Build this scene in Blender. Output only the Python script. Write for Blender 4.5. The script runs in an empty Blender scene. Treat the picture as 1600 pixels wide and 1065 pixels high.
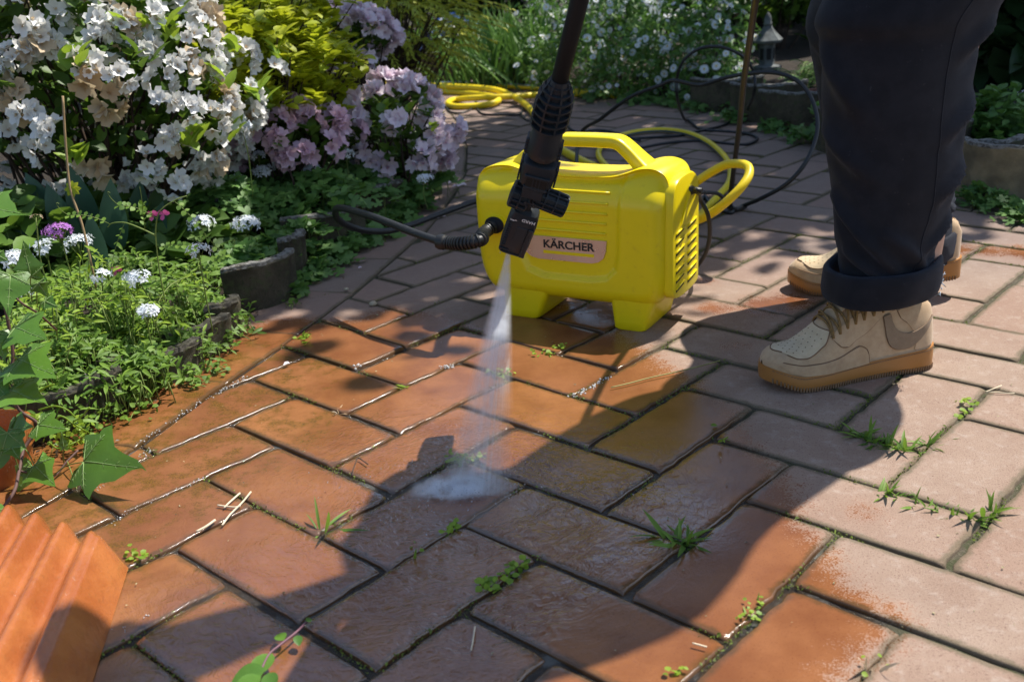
import bpy, bmesh, math, random
import numpy as np
from mathutils import Vector, Matrix, noise as mnoise

random.seed(7); RNG = np.random.default_rng(7)
S = bpy.context.scene
COL = S.collection
rad = math.radians

# ------------------------------------------------------------------ camera
F = 1594.44; CAMP = np.array([0.0, 0.0, 0.685])
RW = np.array([[0.99794294, -0.0230818, -0.05980895],
               [-0.06410835, -0.35930293, -0.9310164],
               [0.0, 0.9329355, -0.36004356]])          # rows: right, down, forward
RW[2] = -np.cross(RW[1], RW[0])
cam = bpy.data.cameras.new('camera'); camo = bpy.data.objects.new('camera', cam); COL.objects.link(camo)
cam.sensor_width = 36; cam.lens = F/1600*36; cam.clip_start = .02; cam.clip_end = 200
M = Matrix.Identity(4)
for i in range(3):
    M[i][0] = RW[0][i]; M[i][1] = -RW[1][i]; M[i][2] = -RW[2][i]; M[i][3] = CAMP[i]
camo.matrix_world = M
S.camera = camo
cam.dof.use_dof = True; cam.dof.focus_distance = 1.62; cam.dof.aperture_fstop = 7.1

def ray(u, v): return RW.T @ np.array([(u-800)/F, (v-532.5)/F, 1.0])
def G(u, v, z=0.0):                       # a point of the ground seen in the photograph
    d = ray(u, v); t = (z-CAMP[2])/d[2]; return CAMP+t*d
def D(u, v, Y):                           # a point at a given distance in front of the camera
    d = ray(u, v); t = Y/d[1]; return CAMP+t*d
def proj(P):
    q = RW @ (np.array(P, float)-CAMP); return 800+F*q[0]/q[2], 532.5+F*q[1]/q[2]

# ------------------------------------------------------------------ light
SUN_EL = 60.0; SUN_AZ = np.array([.83, .555]); SUN_AZ = SUN_AZ/np.linalg.norm(SUN_AZ)
sd = Vector((SUN_AZ[0]*math.cos(rad(SUN_EL)), SUN_AZ[1]*math.cos(rad(SUN_EL)), math.sin(rad(SUN_EL))))
sun = bpy.data.lights.new('sun', 'SUN'); sun.energy = 5.0; sun.angle = rad(.55); sun.color = (1, .95, .87)
suno = bpy.data.objects.new('sun', sun); COL.objects.link(suno)
suno.rotation_euler = sd.to_track_quat('Z', 'Y').to_euler(); suno.location = (3, 3, 8)
W = bpy.data.worlds.new('World'); S.world = W; W.use_nodes = True
nt = W.node_tree; nt.nodes.clear()
sky = nt.nodes.new('ShaderNodeTexSky'); sky.sky_type = 'NISHITA'; sky.sun_disc = False
sky.sun_elevation = rad(SUN_EL); sky.sun_rotation = math.atan2(SUN_AZ[0], SUN_AZ[1])
bg = nt.nodes.new('ShaderNodeBackground'); bg.inputs[1].default_value = .118
wo = nt.nodes.new('ShaderNodeOutputWorld')
nt.links.new(sky.outputs[0], bg.inputs[0]); nt.links.new(bg.outputs[0], wo.inputs[0])
S.view_settings.view_transform = 'Standard'; S.view_settings.look = 'None'
S.view_settings.exposure = 0.56; S.view_settings.gamma = 1.0; S.view_settings.use_curve_mapping = False
S.render.engine = 'CYCLES'
S.cycles.max_bounces = 8; S.cycles.transparent_max_bounces = 12
S.cycles.volume_bounces = 5; S.cycles.volume_step_rate = 1.0; S.cycles.volume_max_steps = 128

# ------------------------------------------------------------------ helpers
def tag(o, label=None, cat=None, group=None, kind=None):
    if label: o['label'] = label
    if cat: o['category'] = cat
    if group: o['group'] = group
    if kind: o['kind'] = kind
    return o
def thing(name, loc, label, cat, group=None):
    o = bpy.data.objects.new(name, None); COL.objects.link(o); o.location = Vector([float(c) for c in loc])
    o.empty_display_size = .05
    return tag(o, label, cat, group)
def adopt(o, parent):
    if parent.parent is not None or parent.type == "MESH": o.parent = parent; return
    base = parent
    T = Matrix.Identity(4)
    while base is not None:
        T = Matrix.Translation(base.location) @ T if base.parent is None else T
        base = base.parent
    o.parent = parent; o.matrix_parent_inverse = T.inverted()

class MB:
    """collects geometry for ONE mesh object"""
    def __init__(s): s.v = []; s.f = []; s.n = 0; s.m = []; s.big = []; s.tone = []; s.cur = 0; s.tn = .5
    def add(s, verts, faces, mi=None, tone=None):
        b = s.n; verts = [tuple(float(c) for c in p) for p in verts]
        s.v.extend(verts); s.n += len(verts)
        s.f.extend([tuple(b+i for i in f) for f in faces]); s.m.extend([s.cur if mi is None else mi]*len(faces))
        s.tone.extend([s.tn if tone is None else tone]*len(verts))
        return b
    def box(s, c, h, R=None, bev=0.0, mi=None):
        c = np.array(c, float); h = np.array(h, float); R = np.eye(3) if R is None else np.array(R, float)
        if bev <= 0:
            P = [c+R@(h*np.array(k)) for k in ((-1,-1,-1),(1,-1,-1),(1,1,-1),(-1,1,-1),(-1,-1,1),(1,-1,1),(1,1,1),(-1,1,1))]
            s.add(P, [(0,3,2,1),(4,5,6,7),(0,1,5,4),(1,2,6,5),(2,3,7,6),(3,0,4,7)], mi); return
        bev = min(bev, h.min()*.95); V = []; idx = {}
        for sx in (-1,1):
            for sy in (-1,1):
                for sz in (-1,1):
                    for ax in range(3):
                        p = np.array([sx,sy,sz])*(h-bev); p[ax] = (sx,sy,sz)[ax]*h[ax]
                        idx[(sx,sy,sz,ax)] = len(V); V.append(c+R@p)
        Fs = []
        for ax in range(3):
            o1, o2 = [(1,2),(2,0),(0,1)][ax]
            for sg in (-1,1):
                q = []
                for a, b in ((-1,-1),(1,-1),(1,1),(-1,1)):
                    k = [0,0,0]; k[ax] = sg; k[o1] = a; k[o2] = b; q.append(idx[(*k,ax)])
                Fs.append(tuple(q if sg > 0 else q[::-1]))
        for ax in range(3):
            o1, o2 = [(1,2),(2,0),(0,1)][ax]
            for a in (-1,1):
                for b in (-1,1):
                    k0 = [0,0,0]; k0[ax] = -1; k0[o1] = a; k0[o2] = b; k1 = list(k0); k1[ax] = 1
                    Fs.append((idx[(*k0,o1)], idx[(*k1,o1)], idx[(*k1,o2)], idx[(*k0,o2)]))
        for sx in (-1,1):
            for sy in (-1,1):
                for sz in (-1,1): Fs.append(tuple(idx[(sx,sy,sz,a)] for a in range(3)))
        s.add(V, Fs, mi)
    def tube(s, pts, r, seg=10, caps=True, mi=None, stripe=None, flat=1.0):
        P = np.array([np.array(p, float) for p in pts]); n = len(P)
        r = [r]*n if np.isscalar(r) else list(r)
        T = np.gradient(P, axis=0); T /= np.linalg.norm(T, axis=1)[:,None]+1e-12
        up = np.array([0,0,1.0]) if abs(T[0][2]) < .9 else np.array([1.0,0,0])
        N = np.cross(T[0], up); N /= np.linalg.norm(N); V = []
        for i in range(n):
            N = N-T[i]*(N@T[i]); N /= np.linalg.norm(N)+1e-12; B = np.cross(T[i], N)
            for k in range(seg):
                a = 2*math.pi*k/seg; V.append(P[i]+r[i]*(math.cos(a)*N+flat*math.sin(a)*B))
        Fs = []; Ms = []
        for i in range(n-1):
            for k in range(seg):
                k2 = (k+1) % seg; Fs.append((i*seg+k, i*seg+k2, (i+1)*seg+k2, (i+1)*seg+k))
                Ms.append(stripe[1] if stripe and k in stripe[0] else (s.cur if mi is None else mi))
        if caps:
            Fs.append(tuple(range(seg))[::-1]); Fs.append(tuple((n-1)*seg+k for k in range(seg))); Ms += [s.cur if mi is None else mi]*2
        b = s.n; s.add(V, Fs, 0); s.m[-len(Fs):] = Ms
    def lathe(s, prof, c, ax=(0,0,1), seg=24, mi=None, sx=1.0, sy=1.0, ref=None):
        """prof: list of (radius, height along ax)"""
        c = np.array(c, float); w = np.array(ax, float); w /= np.linalg.norm(w)
        ref = np.array(ref if ref is not None else ((1,0,0) if abs(w[0]) < .9 else (0,1,0)), float)
        u = ref-w*(ref@w); u /= np.linalg.norm(u); v = np.cross(w, u); V = []; Fs = []
        for rr, h in prof:
            for k in range(seg):
                a = 2*math.pi*k/seg; V.append(c+w*h+rr*(sx*math.cos(a)*u+sy*math.sin(a)*v))
        for i in range(len(prof)-1):
            for k in range(seg):
                k2 = (k+1) % seg; Fs.append((i*seg+k, i*seg+k2, (i+1)*seg+k2, (i+1)*seg+k))
        Fs.append(tuple(range(seg))[::-1]); Fs.append(tuple((len(prof)-1)*seg+k for k in range(seg)))
        s.add(V, Fs, mi)
    def loft(s, rings, close=True, caps=True, mi=None):
        n = len(rings[0]); V = [p for r in rings for p in r]; Fs = []
        for i in range(len(rings)-1):
            for k in range(n if close else n-1):
                k2 = (k+1) % n; Fs.append((i*n+k, i*n+k2, (i+1)*n+k2, (i+1)*n+k))
        if caps: Fs.append(tuple(range(n))[::-1]); Fs.append(tuple((len(rings)-1)*n+k for k in range(n)))
        s.add(V, Fs, mi)
    def prism(s, poly, o, ex, ey, en, h, mi=None):
        """flat polygon (2d points) in the plane o,ex,ey pushed along en by h"""
        o, ex, ey, en = [np.array(a, float) for a in (o, ex, ey, en)]; n = len(poly)
        A = [o+ex*p[0]+ey*p[1] for p in poly]; B = [a+en*h for a in A]
        s.add(A+B, [tuple(range(n))[::-1], tuple(range(n, 2*n))]+[(k, (k+1) % n, n+(k+1) % n, n+k) for k in range(n)], mi)
    def inst(s, T, pos, X, Z, sc, tone=None, mi=None):
        """many copies of template T=(verts, faces, mats) at pos, x axis X, normal Z, scale sc (n or n,3)"""
        pos = np.asarray(pos, float); X = np.asarray(X, float); Z = np.asarray(Z, float); n = len(pos)
        if n == 0: return
        X = X/(np.linalg.norm(X, axis=1)[:,None]+1e-9); Z = Z-X*(X*Z).sum(1)[:,None]; Z = Z/(np.linalg.norm(Z, axis=1)[:,None]+1e-9)
        Y = np.cross(Z, X); sc = np.asarray(sc, float); sc = np.repeat(sc[:,None], 3, 1) if sc.ndim == 1 else sc
        tv = np.asarray(T[0], float); k = len(tv)
        L = tv[None]*sc[:,None]
        V = pos[:,None]+L[...,0:1]*X[:,None]+L[...,1:2]*Y[:,None]+L[...,2:3]*Z[:,None]
        tone = RNG.random(n) if tone is None else tone
        s.big.append((V.reshape(-1,3), n, k, T, np.repeat(tone, k)))
    def build(s, name, mats, parent=None, smooth=True, angle=None):
        mats = mats if isinstance(mats, (list, tuple)) else [mats]
        vs = [np.array(s.v, float).reshape(-1,3)]; lt = [len(f) for f in s.f]; li = [i for f in s.f for i in f]; mm = list(s.m)
        LT = [np.array(lt, int)]; LI = [np.array(li, int)]; MM = [np.array(mm, int)]; TN = [np.array(s.tone, float)]; b = s.n
        for V, n, k, T, tn in s.big:
            fl = [len(f) for f in T[1]]; fi = np.array([i for f in T[1] for i in f]); tm = T[2] if len(T) > 2 else [0]*len(fl)
            vs.append(V); LT.append(np.tile(fl, n)); LI.append((fi[None]+(np.arange(n)*k)[:,None]+b).ravel())
            MM.append(np.tile(tm, n)); TN.append(tn); b += n*k
        V = np.concatenate(vs); LT = np.concatenate(LT); LI = np.concatenate(LI); MM = np.concatenate(MM); TN = np.concatenate(TN)
        me = bpy.data.meshes.new(name); me.vertices.add(len(V)); me.vertices.foreach_set('co', V.ravel().astype(np.float32))
        me.loops.add(len(LI)); me.loops.foreach_set('vertex_index', LI.astype(np.int32)); me.polygons.add(len(LT))
        st = np.concatenate([[0], np.cumsum(LT)[:-1]]) if len(LT) else LT
        me.polygons.foreach_set('loop_start', st.astype(np.int32)); me.polygons.foreach_set('loop_total', LT.astype(np.int32))
        me.polygons.foreach_set('material_index', MM.astype(np.int32))
        me.polygons.foreach_set('use_smooth', np.full(len(LT), bool(smooth)))
        at = me.attributes.new('tone', 'FLOAT', 'POINT'); at.data.foreach_set('value', TN.astype(np.float32))
        me.update(calc_edges=True); me.validate()
        for m_ in mats: me.materials.append(m_)
        if angle is not None: me.set_sharp_from_angle(angle=rad(angle))
        o = bpy.data.objects.new(name, me); COL.objects.link(o)
        if parent is not None: adopt(o, parent)
        return o

def spline(pts, n=8):
    """Catmull-Rom through points"""
    P = np.array([np.array(p, float) for p in pts]); P = np.vstack([2*P[0]-P[1], P, 2*P[-1]-P[-2]]); out = []
    for i in range(1, len(P)-2):
        for k in range(n):
            t = k/n; a, b, c, d = P[i-1], P[i], P[i+1], P[i+2]
            out.append(.5*((2*b)+(-a+c)*t+(2*a-5*b+4*c-d)*t*t+(-a+3*b-3*c+d)*t**3))
    out.append(P[-2]); return np.array(out)
def sstep(a, b, x):
    t = np.clip((x-a)/(b-a), 0, 1); return t*t*(3-2*t)
def inpoly(x, y, poly):
    c = False; j = len(poly)-1
    for i in range(len(poly)):
        xi, yi = poly[i][:2]; xj, yj = poly[j][:2]
        if (yi > y) != (yj > y) and x < (xj-xi)*(y-yi)/(yj-yi)+xi: c = not c
        j = i
    return c
def segdist(x, y, poly, closed=True):
    P = np.array([p[:2] for p in poly], float); Q = np.roll(P, -1, 0)
    if not closed: P = P[:-1]; Q = Q[:-1]
    d = Q-P; w = np.array([x, y])-P; t = np.clip((w*d).sum(1)/((d*d).sum(1)+1e-12), 0, 1); e = w-d*t[:,None]
    return math.sqrt((e*e).sum(1).min())
def sdist(x, y, poly): d = segdist(x, y, poly); return d if inpoly(x, y, poly) else -d

# ------------------------------------------------------------------ materials
class NT:
    def __init__(s, name):
        s.m = bpy.data.materials.new(name); s.m.use_nodes = True; s.t = s.m.node_tree; s.t.nodes.clear()
        s.out = s.t.nodes.new('ShaderNodeOutputMaterial')
    def n(s, typ, ins=None, **kw):
        nd = s.t.nodes.new('ShaderNode'+typ)
        for k, v in kw.items(): setattr(nd, k, v)
        for k, v in (ins or {}).items():
            if isinstance(v, bpy.types.NodeSocket): s.t.links.new(v, nd.inputs[k])
            else: nd.inputs[k].default_value = v
        return nd
    def L(s, a, b): s.t.links.new(a, b)
    def mix(s, f, a, b, bt='MIX'):
        nd = s.t.nodes.new('ShaderNodeMix'); nd.data_type = 'RGBA'; nd.blend_type = bt
        for i, v in ((0, f), (6, a), (7, b)):
            if isinstance(v, bpy.types.NodeSocket): s.t.links.new(v, nd.inputs[i])
            else: nd.inputs[i].default_value = v if i == 0 else (*v[:3], 1)
        return nd.outputs[2]
    def math(s, op, a, b=0.0, c=None, clamp=False):
        nd = s.t.nodes.new('ShaderNodeMath'); nd.operation = op; nd.use_clamp = clamp
        for i, v in enumerate((a, b, c)):
            if v is None: continue
            if isinstance(v, bpy.types.NodeSocket): s.t.links.new(v, nd.inputs[i])
            else: nd.inputs[i].default_value = v
        return nd.outputs[0]
    def noise(s, vec, scale, detail=4, rough=.55, dist=0.0):
        nd = s.n('TexNoise', {'Scale': scale, 'Detail': detail, 'Roughness': rough, 'Distortion': dist}); s.L(vec, nd.inputs['Vector']); return nd.outputs[0]
    def ramp(s, fac, stops):
        nd = s.t.nodes.new('ShaderNodeValToRGB'); s.L(fac, nd.inputs[0]); e = nd.color_ramp.elements
        while len(e) < len(stops): e.new(.5)
        for i, (p, c) in enumerate(stops): e[i].position = p; e[i].color = (*c, 1) if not np.isscalar(c) else (c, c, c, 1)
        return nd.outputs[0]
    def mr(s, v, a, b, c=0.0, d=1.0):
        nd = s.t.nodes.new('ShaderNodeMapRange'); s.L(v, nd.inputs[0]); nd.interpolation_type = 'SMOOTHSTEP'
        for i, q in enumerate((a, b, c, d)): nd.inputs[i+1].default_value = q
        return nd.outputs[0]
    def attr(s, name): return s.n('Attribute', attribute_name=name).outputs['Fac']
    def bump(s, h, strength=.3, dist=.002, normal=None):
        nd = s.n('Bump', {'Distance': dist}); s.L(h, nd.inputs['Height'])
        if isinstance(strength, bpy.types.NodeSocket): s.L(strength, nd.inputs['Strength'])
        else: nd.inputs['Strength'].default_value = strength
        if normal is not None: s.L(normal, nd.inputs['Normal'])
        return nd.outputs[0]
    def pbsdf(s, **ins):
        nd = s.t.nodes.new('ShaderNodeBsdfPrincipled')
        for k, v in ins.items():
            k = k.replace('_', ' ')
            if isinstance(v, bpy.types.NodeSocket): s.L(v, nd.inputs[k])
            elif k == 'Base Color': nd.inputs[k].default_value = (*v[:3], 1)
            else: nd.inputs[k].default_value = v
        s.L(nd.outputs[0], s.out.inputs[0]); return nd
    @property
    def pos(s):
        return s.n('NewGeometry').outputs['Position']

def mat_simple(name, col, rough=.5, var=.12, scale=40, bump=.15, bdist=.001, spec=.5, metal=0.0, coat=0.0, sheen=0.0, col2=None, bscale=None):
    t = NT(name); p = t.pos; nz = t.noise(p, scale, 5)
    c2 = col2 or tuple(min(1, c*(1+var*2)) for c in col); c1 = tuple(c*(1-var) for c in col)
    base = t.mix(t.mr(nz, .3, .7), c1, c2)
    fine = t.noise(p, bscale or scale*12, 3)
    r = t.math('ADD', t.math('MULTIPLY', nz, .2), rough-.1, clamp=True)
    t.pbsdf(Base_Color=base, Roughness=r, Metallic=metal, Specular_IOR_Level=spec, Coat_Weight=coat, Sheen_Weight=sheen, Normal=t.bump(fine, bump, bdist))
    return t.m
def mat_leaf(name, c1, c2, rough=.45, trans=.3, tcol=None, spec=.4, scale=60):
    t = NT(name); tone = t.attr('tone'); nz = t.noise(t.pos, scale, 3)
    f = t.math('ADD', t.math('MULTIPLY', tone, .75), t.math('MULTIPLY', nz, .3), clamp=True)
    base = t.mix(f, c1, c2)
    bs = t.n('BsdfPrincipled', {'Roughness': rough, 'Specular IOR Level': spec}); t.L(base, bs.inputs['Base Color'])
    t.L(t.bump(nz, .4, .002), bs.inputs['Normal'])
    tr = t.n('BsdfTranslucent'); t.L(t.mix(.5, base, tcol or c2), tr.inputs[0])
    mx = t.n('MixShader', {0: trans}); t.L(bs.outputs[0], mx.inputs[1]); t.L(tr.outputs[0], mx.inputs[2]); t.L(mx.outputs[0], t.out.inputs[0])
    return t.m
# ------------------------------------------------------------------ the ground and the brick path
U = .13
B0 = np.array([-.2647, 1.1307]); BA = np.array([.0950, -.0888]); BB = np.array([.0888, .0950])
IMPACT = G(712, 772)
LEFT_PX = [(-330,960),(-60,860),(115,767),(215,700),(310,630),(384,580),(492,505),(570,446),(622,402),(672,355),(707,312),(728,270),(730,230),(715,190),(690,160),(640,137),(560,120),(420,104)]
BACK_PX = [(420,60),(560,90),(680,118),(760,132),(840,146),(900,150),(1000,158),(1100,168),(1200,184),(1280,213),(1400,258),(1490,297),(1560,322),(1700,368),(2000,470)]
LEFT = [G(u, v)[:2] for u, v in LEFT_PX]; BACK = [G(u, v)[:2] for u, v in BACK_PX]
PATH = [(-1.2,.2)]+[tuple(p) for p in LEFT]+[tuple(p) for p in BACK]+[(2.6,.2)]
WET = [G(*p)[:2] for p in [(300,560),(380,512),(450,497),(560,500),(610,478),(690,492),(760,512),(800,478),(900,470),(955,500),(1005,540),(1040,575),(1100,600),(1150,650),(1190,705),(1240,765),(1262,815),(1290,860),(1330,905),(1400,960),(1375,1005),(1300,1065),(1260,1300)]]+[(.1,.3),(-1.6,.3),(-1.6,1.6)]
SPOTS = [(1200,478,.055),(1235,470,.05),(1118,484,.028),(1100,440,.02),(1375,965,.02),(1347,800,.012),(1540,392,.04),(1490,388,.05),(1600,395,.05),(1150,540,.02)]
SPOTS = [(*G(u, v)[:2], r) for u, v, r in SPOTS]
FILM = [G(*p)[:2] for p in [(540,690),(700,640),(850,655),(1000,700),(1150,790),(1150,850),(1010,905),(930,960),(880,1030),(870,1200),(150,1200),(190,930),(330,850),(480,800)]]
MOSS = [G(*p)[:2] for p in [(380,505),(640,560),(520,620),(640,640),(520,720),(300,860),(150,1100),(-200,1100),(-200,650),(200,600)]]
DRYB = [G(*p)[:2] for p in [(-500,480),(700,470),(1080,470),(1300,470),(1700,470)]]

t = NT('brick_face')
p = t.pos; wet0 = t.attr('wet'); film = t.attr('film'); moss = t.attr('moss'); tone = t.attr('tone'); back = t.attr('back')
nA = t.noise(p, 9, 6, .6); nB = t.noise(p, 55, 6, .7); nC = t.noise(p, 420, 4, .7); nD = t.noise(p, 1500, 2, .6)
w = t.math('ADD', wet0, t.math('MULTIPLY', t.math('SUBTRACT', nB, .5), .10))
w = t.math('ADD', w, t.math('MULTIPLY', t.math('SUBTRACT', nC, .5), .17))
w = t.math('ADD', w, t.math('MULTIPLY', t.math('SUBTRACT', nA, .5), .09))
wet = t.mr(w, -.022, .020)
dry = t.mix(t.mr(nA, .3, .7), (.305, .212, .158), (.39, .292, .224))
dry = t.mix(t.math('MULTIPLY', tone, .55), dry, (.30, .180, .128))
dry = t.mix(t.mr(nC, .53, .68), dry, (.19, .11, .08))
dry = t.mix(t.math('MULTIPLY', t.mr(nB, .50, .70), .38), dry, (.50, .42, .36))
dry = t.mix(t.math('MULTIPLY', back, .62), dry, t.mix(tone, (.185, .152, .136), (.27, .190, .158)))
wetc = t.mix(t.mr(nA, .3, .7), (.180, .066, .023), (.310, .128, .046))
wetc = t.mix(t.math('MULTIPLY', tone, .5), wetc, (.17, .062, .034))
wetc = t.mix(t.math('MULTIPLY', t.mr(nC, .55, .68), .6), wetc, (.11, .035, .018))
nM = t.noise(p, 24, 6, .72)
mm = t.mr(t.math('ADD', t.math('MULTIPLY', moss, .62), t.math('MULTIPLY', t.math('SUBTRACT', nM, .5), 2.6)), .42, .95)
mg = t.mix(t.mr(nC, .4, .6), (.155, .080, .010), (.055, .036, .009))
wetc = t.mix(t.math('MULTIPLY', mm, .72), wetc, mg)
edge = t.attr('edge')
em = t.mr(t.math('ADD', edge, t.math('MULTIPLY', t.math('SUBTRACT', nB, .5), 1.3)), .5, 1.0)
dry = t.mix(t.math('MULTIPLY', em, .7), dry, (.12, .10, .055))
wetc = t.mix(t.math('MULTIPLY', em, .65), wetc, (.055, .04, .018))
dr = t.mix(t.mr(nC, .5, .8), wetc, wetc)
base = t.mix(wet, dry, dr)
# water film: rings running away from the jet
d = t.n('VectorMath', {0: p, 1: tuple(IMPACT)}, operation='DISTANCE').outputs['Value']
rel = t.n('VectorMath', {0: p, 1: tuple(IMPACT)}, operation='SUBTRACT').outputs[0]; sx_ = t.n('SeparateXYZ'); t.L(rel, sx_.inputs[0])
ang_ = t.math('ARCTAN2', sx_.outputs[1], sx_.outputs[0]); warp = t.noise(p, 11, 3, .6)
cmb = t.n('CombineXYZ'); t.L(t.math('ADD', t.math('MULTIPLY', d, 105.0), t.math('MULTIPLY', warp, 9.0)), cmb.inputs[0]); t.L(t.math('MULTIPLY', ang_, 5.5), cmb.inputs[1])
ringn = t.noise(cmb.outputs[0], 1.0, 3, .6, .9)
amp = t.mr(t.noise(p, 7, 2, .5), .38, .62, .25, 1.0)
rip = t.math('ADD', t.math('MULTIPLY', t.math('MULTIPLY', ringn, amp), 2.6), t.math('MULTIPLY', t.noise(p, 70, 3, .5, .9), .9))
nWet = t.bump(rip, t.math('MULTIPLY', film, .34), .0035)
nWet = t.bump(nC, t.math('MULTIPLY', t.math('SUBTRACT', 1.0, t.math('MULTIPLY', film, .6)), .30), .0008, nWet)
nDry = t.bump(t.math('ADD', nC, t.math('MULTIPLY', nD, .7)), .95, .0013)
nDry = t.bump(nB, .25, .002, nDry)
nv = t.n('Mix', data_type='VECTOR'); t.L(wet, nv.inputs[0]); t.L(nDry, nv.inputs[4]); t.L(nWet, nv.inputs[5])
rw = t.math('ADD', t.math('MULTIPLY', t.math('SUBTRACT', 1.0, film), .09), t.math('MULTIPLY', t.mr(nA, .4, .65), .10))
rw = t.math('ADD', rw, .03)
ro = t.n('Mix', {2: .86}); t.L(wet, ro.inputs[0]); t.L(rw, ro.inputs[3])
sp = t.n('Mix', {2: .3, 3: .42}); t.L(wet, sp.inputs[0])
t.pbsdf(Base_Color=base, Roughness=ro.outputs[0], Specular_IOR_Level=sp.outputs[0], Normal=nv.outputs[1], Coat_Weight=t.math('MULTIPLY', wet, t.math('MULTIPLY', film, 1.0)), Coat_Roughness=.04, Coat_IOR=1.6)
t.L(nWet, [n_ for n_ in t.t.nodes if n_.type == 'BSDF_PRINCIPLED'][0].inputs['Coat Normal'])
M_BRICK = t.m

t = NT('joint_sand'); p = t.pos; wet0 = t.attr('wet')
nB = t.noise(p, 60, 6, .7); nC = t.noise(p, 300, 4, .7); nE = t.noise(p, 18, 4, .6)
wet = t.mr(wet0, -.03, .03)
dry = t.mix(t.mr(nB, .4, .6), (.085, .07, .045), (.05, .055, .02)); dry = t.mix(t.mr(nC, .55, .7), dry, (.2, .17, .12))
wc = t.mix(t.mr(nB, .4, .62), (.022, .017, .012), (.05, .035, .02)); wc = t.mix(t.mr(nE, .52, .66), wc, (.10, .10, .09))
ro = t.n('Mix', {2: .95, 3: .09}); t.L(wet, ro.inputs[0])
t.pbsdf(Base_Color=t.mix(wet, dry, wc), Roughness=ro.outputs[0], Normal=t.bump(t.math('ADD', nC, nB), .8, .004))
M_JOINT = t.m

t = NT('bed_soil'); p = t.pos
a = t.noise(p, 30, 8, .7); b = t.noise(p, 150, 4, .7)
t.pbsdf(Base_Color=t.mix(t.mr(b, .4, .7), (.018, .012, .007), (.055, .038, .022)), Roughness=.95, Normal=t.bump(t.math('ADD', a, b), 1.0, .01))
M_SOIL = t.m

def wetval(x, y):
    w = sdist(x, y, WET)
    for sx, sy, sr in SPOTS: w = max(w, sr-math.hypot(x-sx, (y-sy))*1.0)
    return w
def attrs(o):
    me = o.data; n = len(me.vertices); co = np.empty(n*3, np.float32); me.vertices.foreach_get('co', co); co = co.reshape(-1, 3)
    wv = np.empty(n, np.float32); fv = np.empty(n, np.float32); mv = np.empty(n, np.float32); bv = np.empty(n, np.float32)
    cache = {}
    for i in range(n):
        x, y = float(co[i,0]), float(co[i,1]); k = (round(x, 3), round(y, 3))
        if k not in cache:
            if y > 3.0 or x > 1.6 or x < -1.6: cache[k] = (-.5, 0., 0., 1.)
            else:
                dI = math.hypot(x-IMPACT[0], y-IMPACT[1])
                f = sstep(-.03, .05, sdist(x, y, FILM)); f = max(f, .75*sstep(.45, .2, dI)) if y < 1.75 else f
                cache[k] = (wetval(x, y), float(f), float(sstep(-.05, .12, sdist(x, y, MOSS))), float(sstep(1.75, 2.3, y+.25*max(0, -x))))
        wv[i], fv[i], mv[i], bv[i] = cache[k]
    for nme, arr in (('wet', wv), ('film', fv), ('moss', mv), ('back', bv)):
        a = me.attributes.new(nme, 'FLOAT', 'POINT'); a.data.foreach_set('value', arr)

# soil sheet reaching the horizon, joint sheet under the bricks
gm = MB(); gm.add([(-60,-20,-.055),(60,-20,-.055),(60,100,-.055),(-60,100,-.055)], [(0,1,2,3)])
tag(gm.build('ground', M_SOIL), kind='structure')
jm = MB(); nx, ny = 130, 120
xs = np.linspace(-1.3, 1.9, nx); ys = np.linspace(.25, 3.2, ny)
jm.add([(x, y, -.0050+.0022*mnoise.noise(Vector((x*30, y*30, 0)))) for y in ys for x in xs], [(j*nx+i, j*nx+i+1, (j+1)*nx+i+1, (j+1)*nx+i) for j in range(ny-1) for i in range(nx-1)])
jm.add([(-5,3.2,-.007),(3.5,3.2,-.007),(3.5,9,-.007),(-5,9,-.007)], [(0,1,2,3)])
jm.add([(1.9,.25,-.007),(3.5,.25,-.007),(3.5,3.2,-.007),(1.9,3.2,-.007)], [(0,1,2,3)])
jo = jm.build('joint_sand', M_JOINT); attrs(jo); tag(jo, kind='structure')

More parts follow.
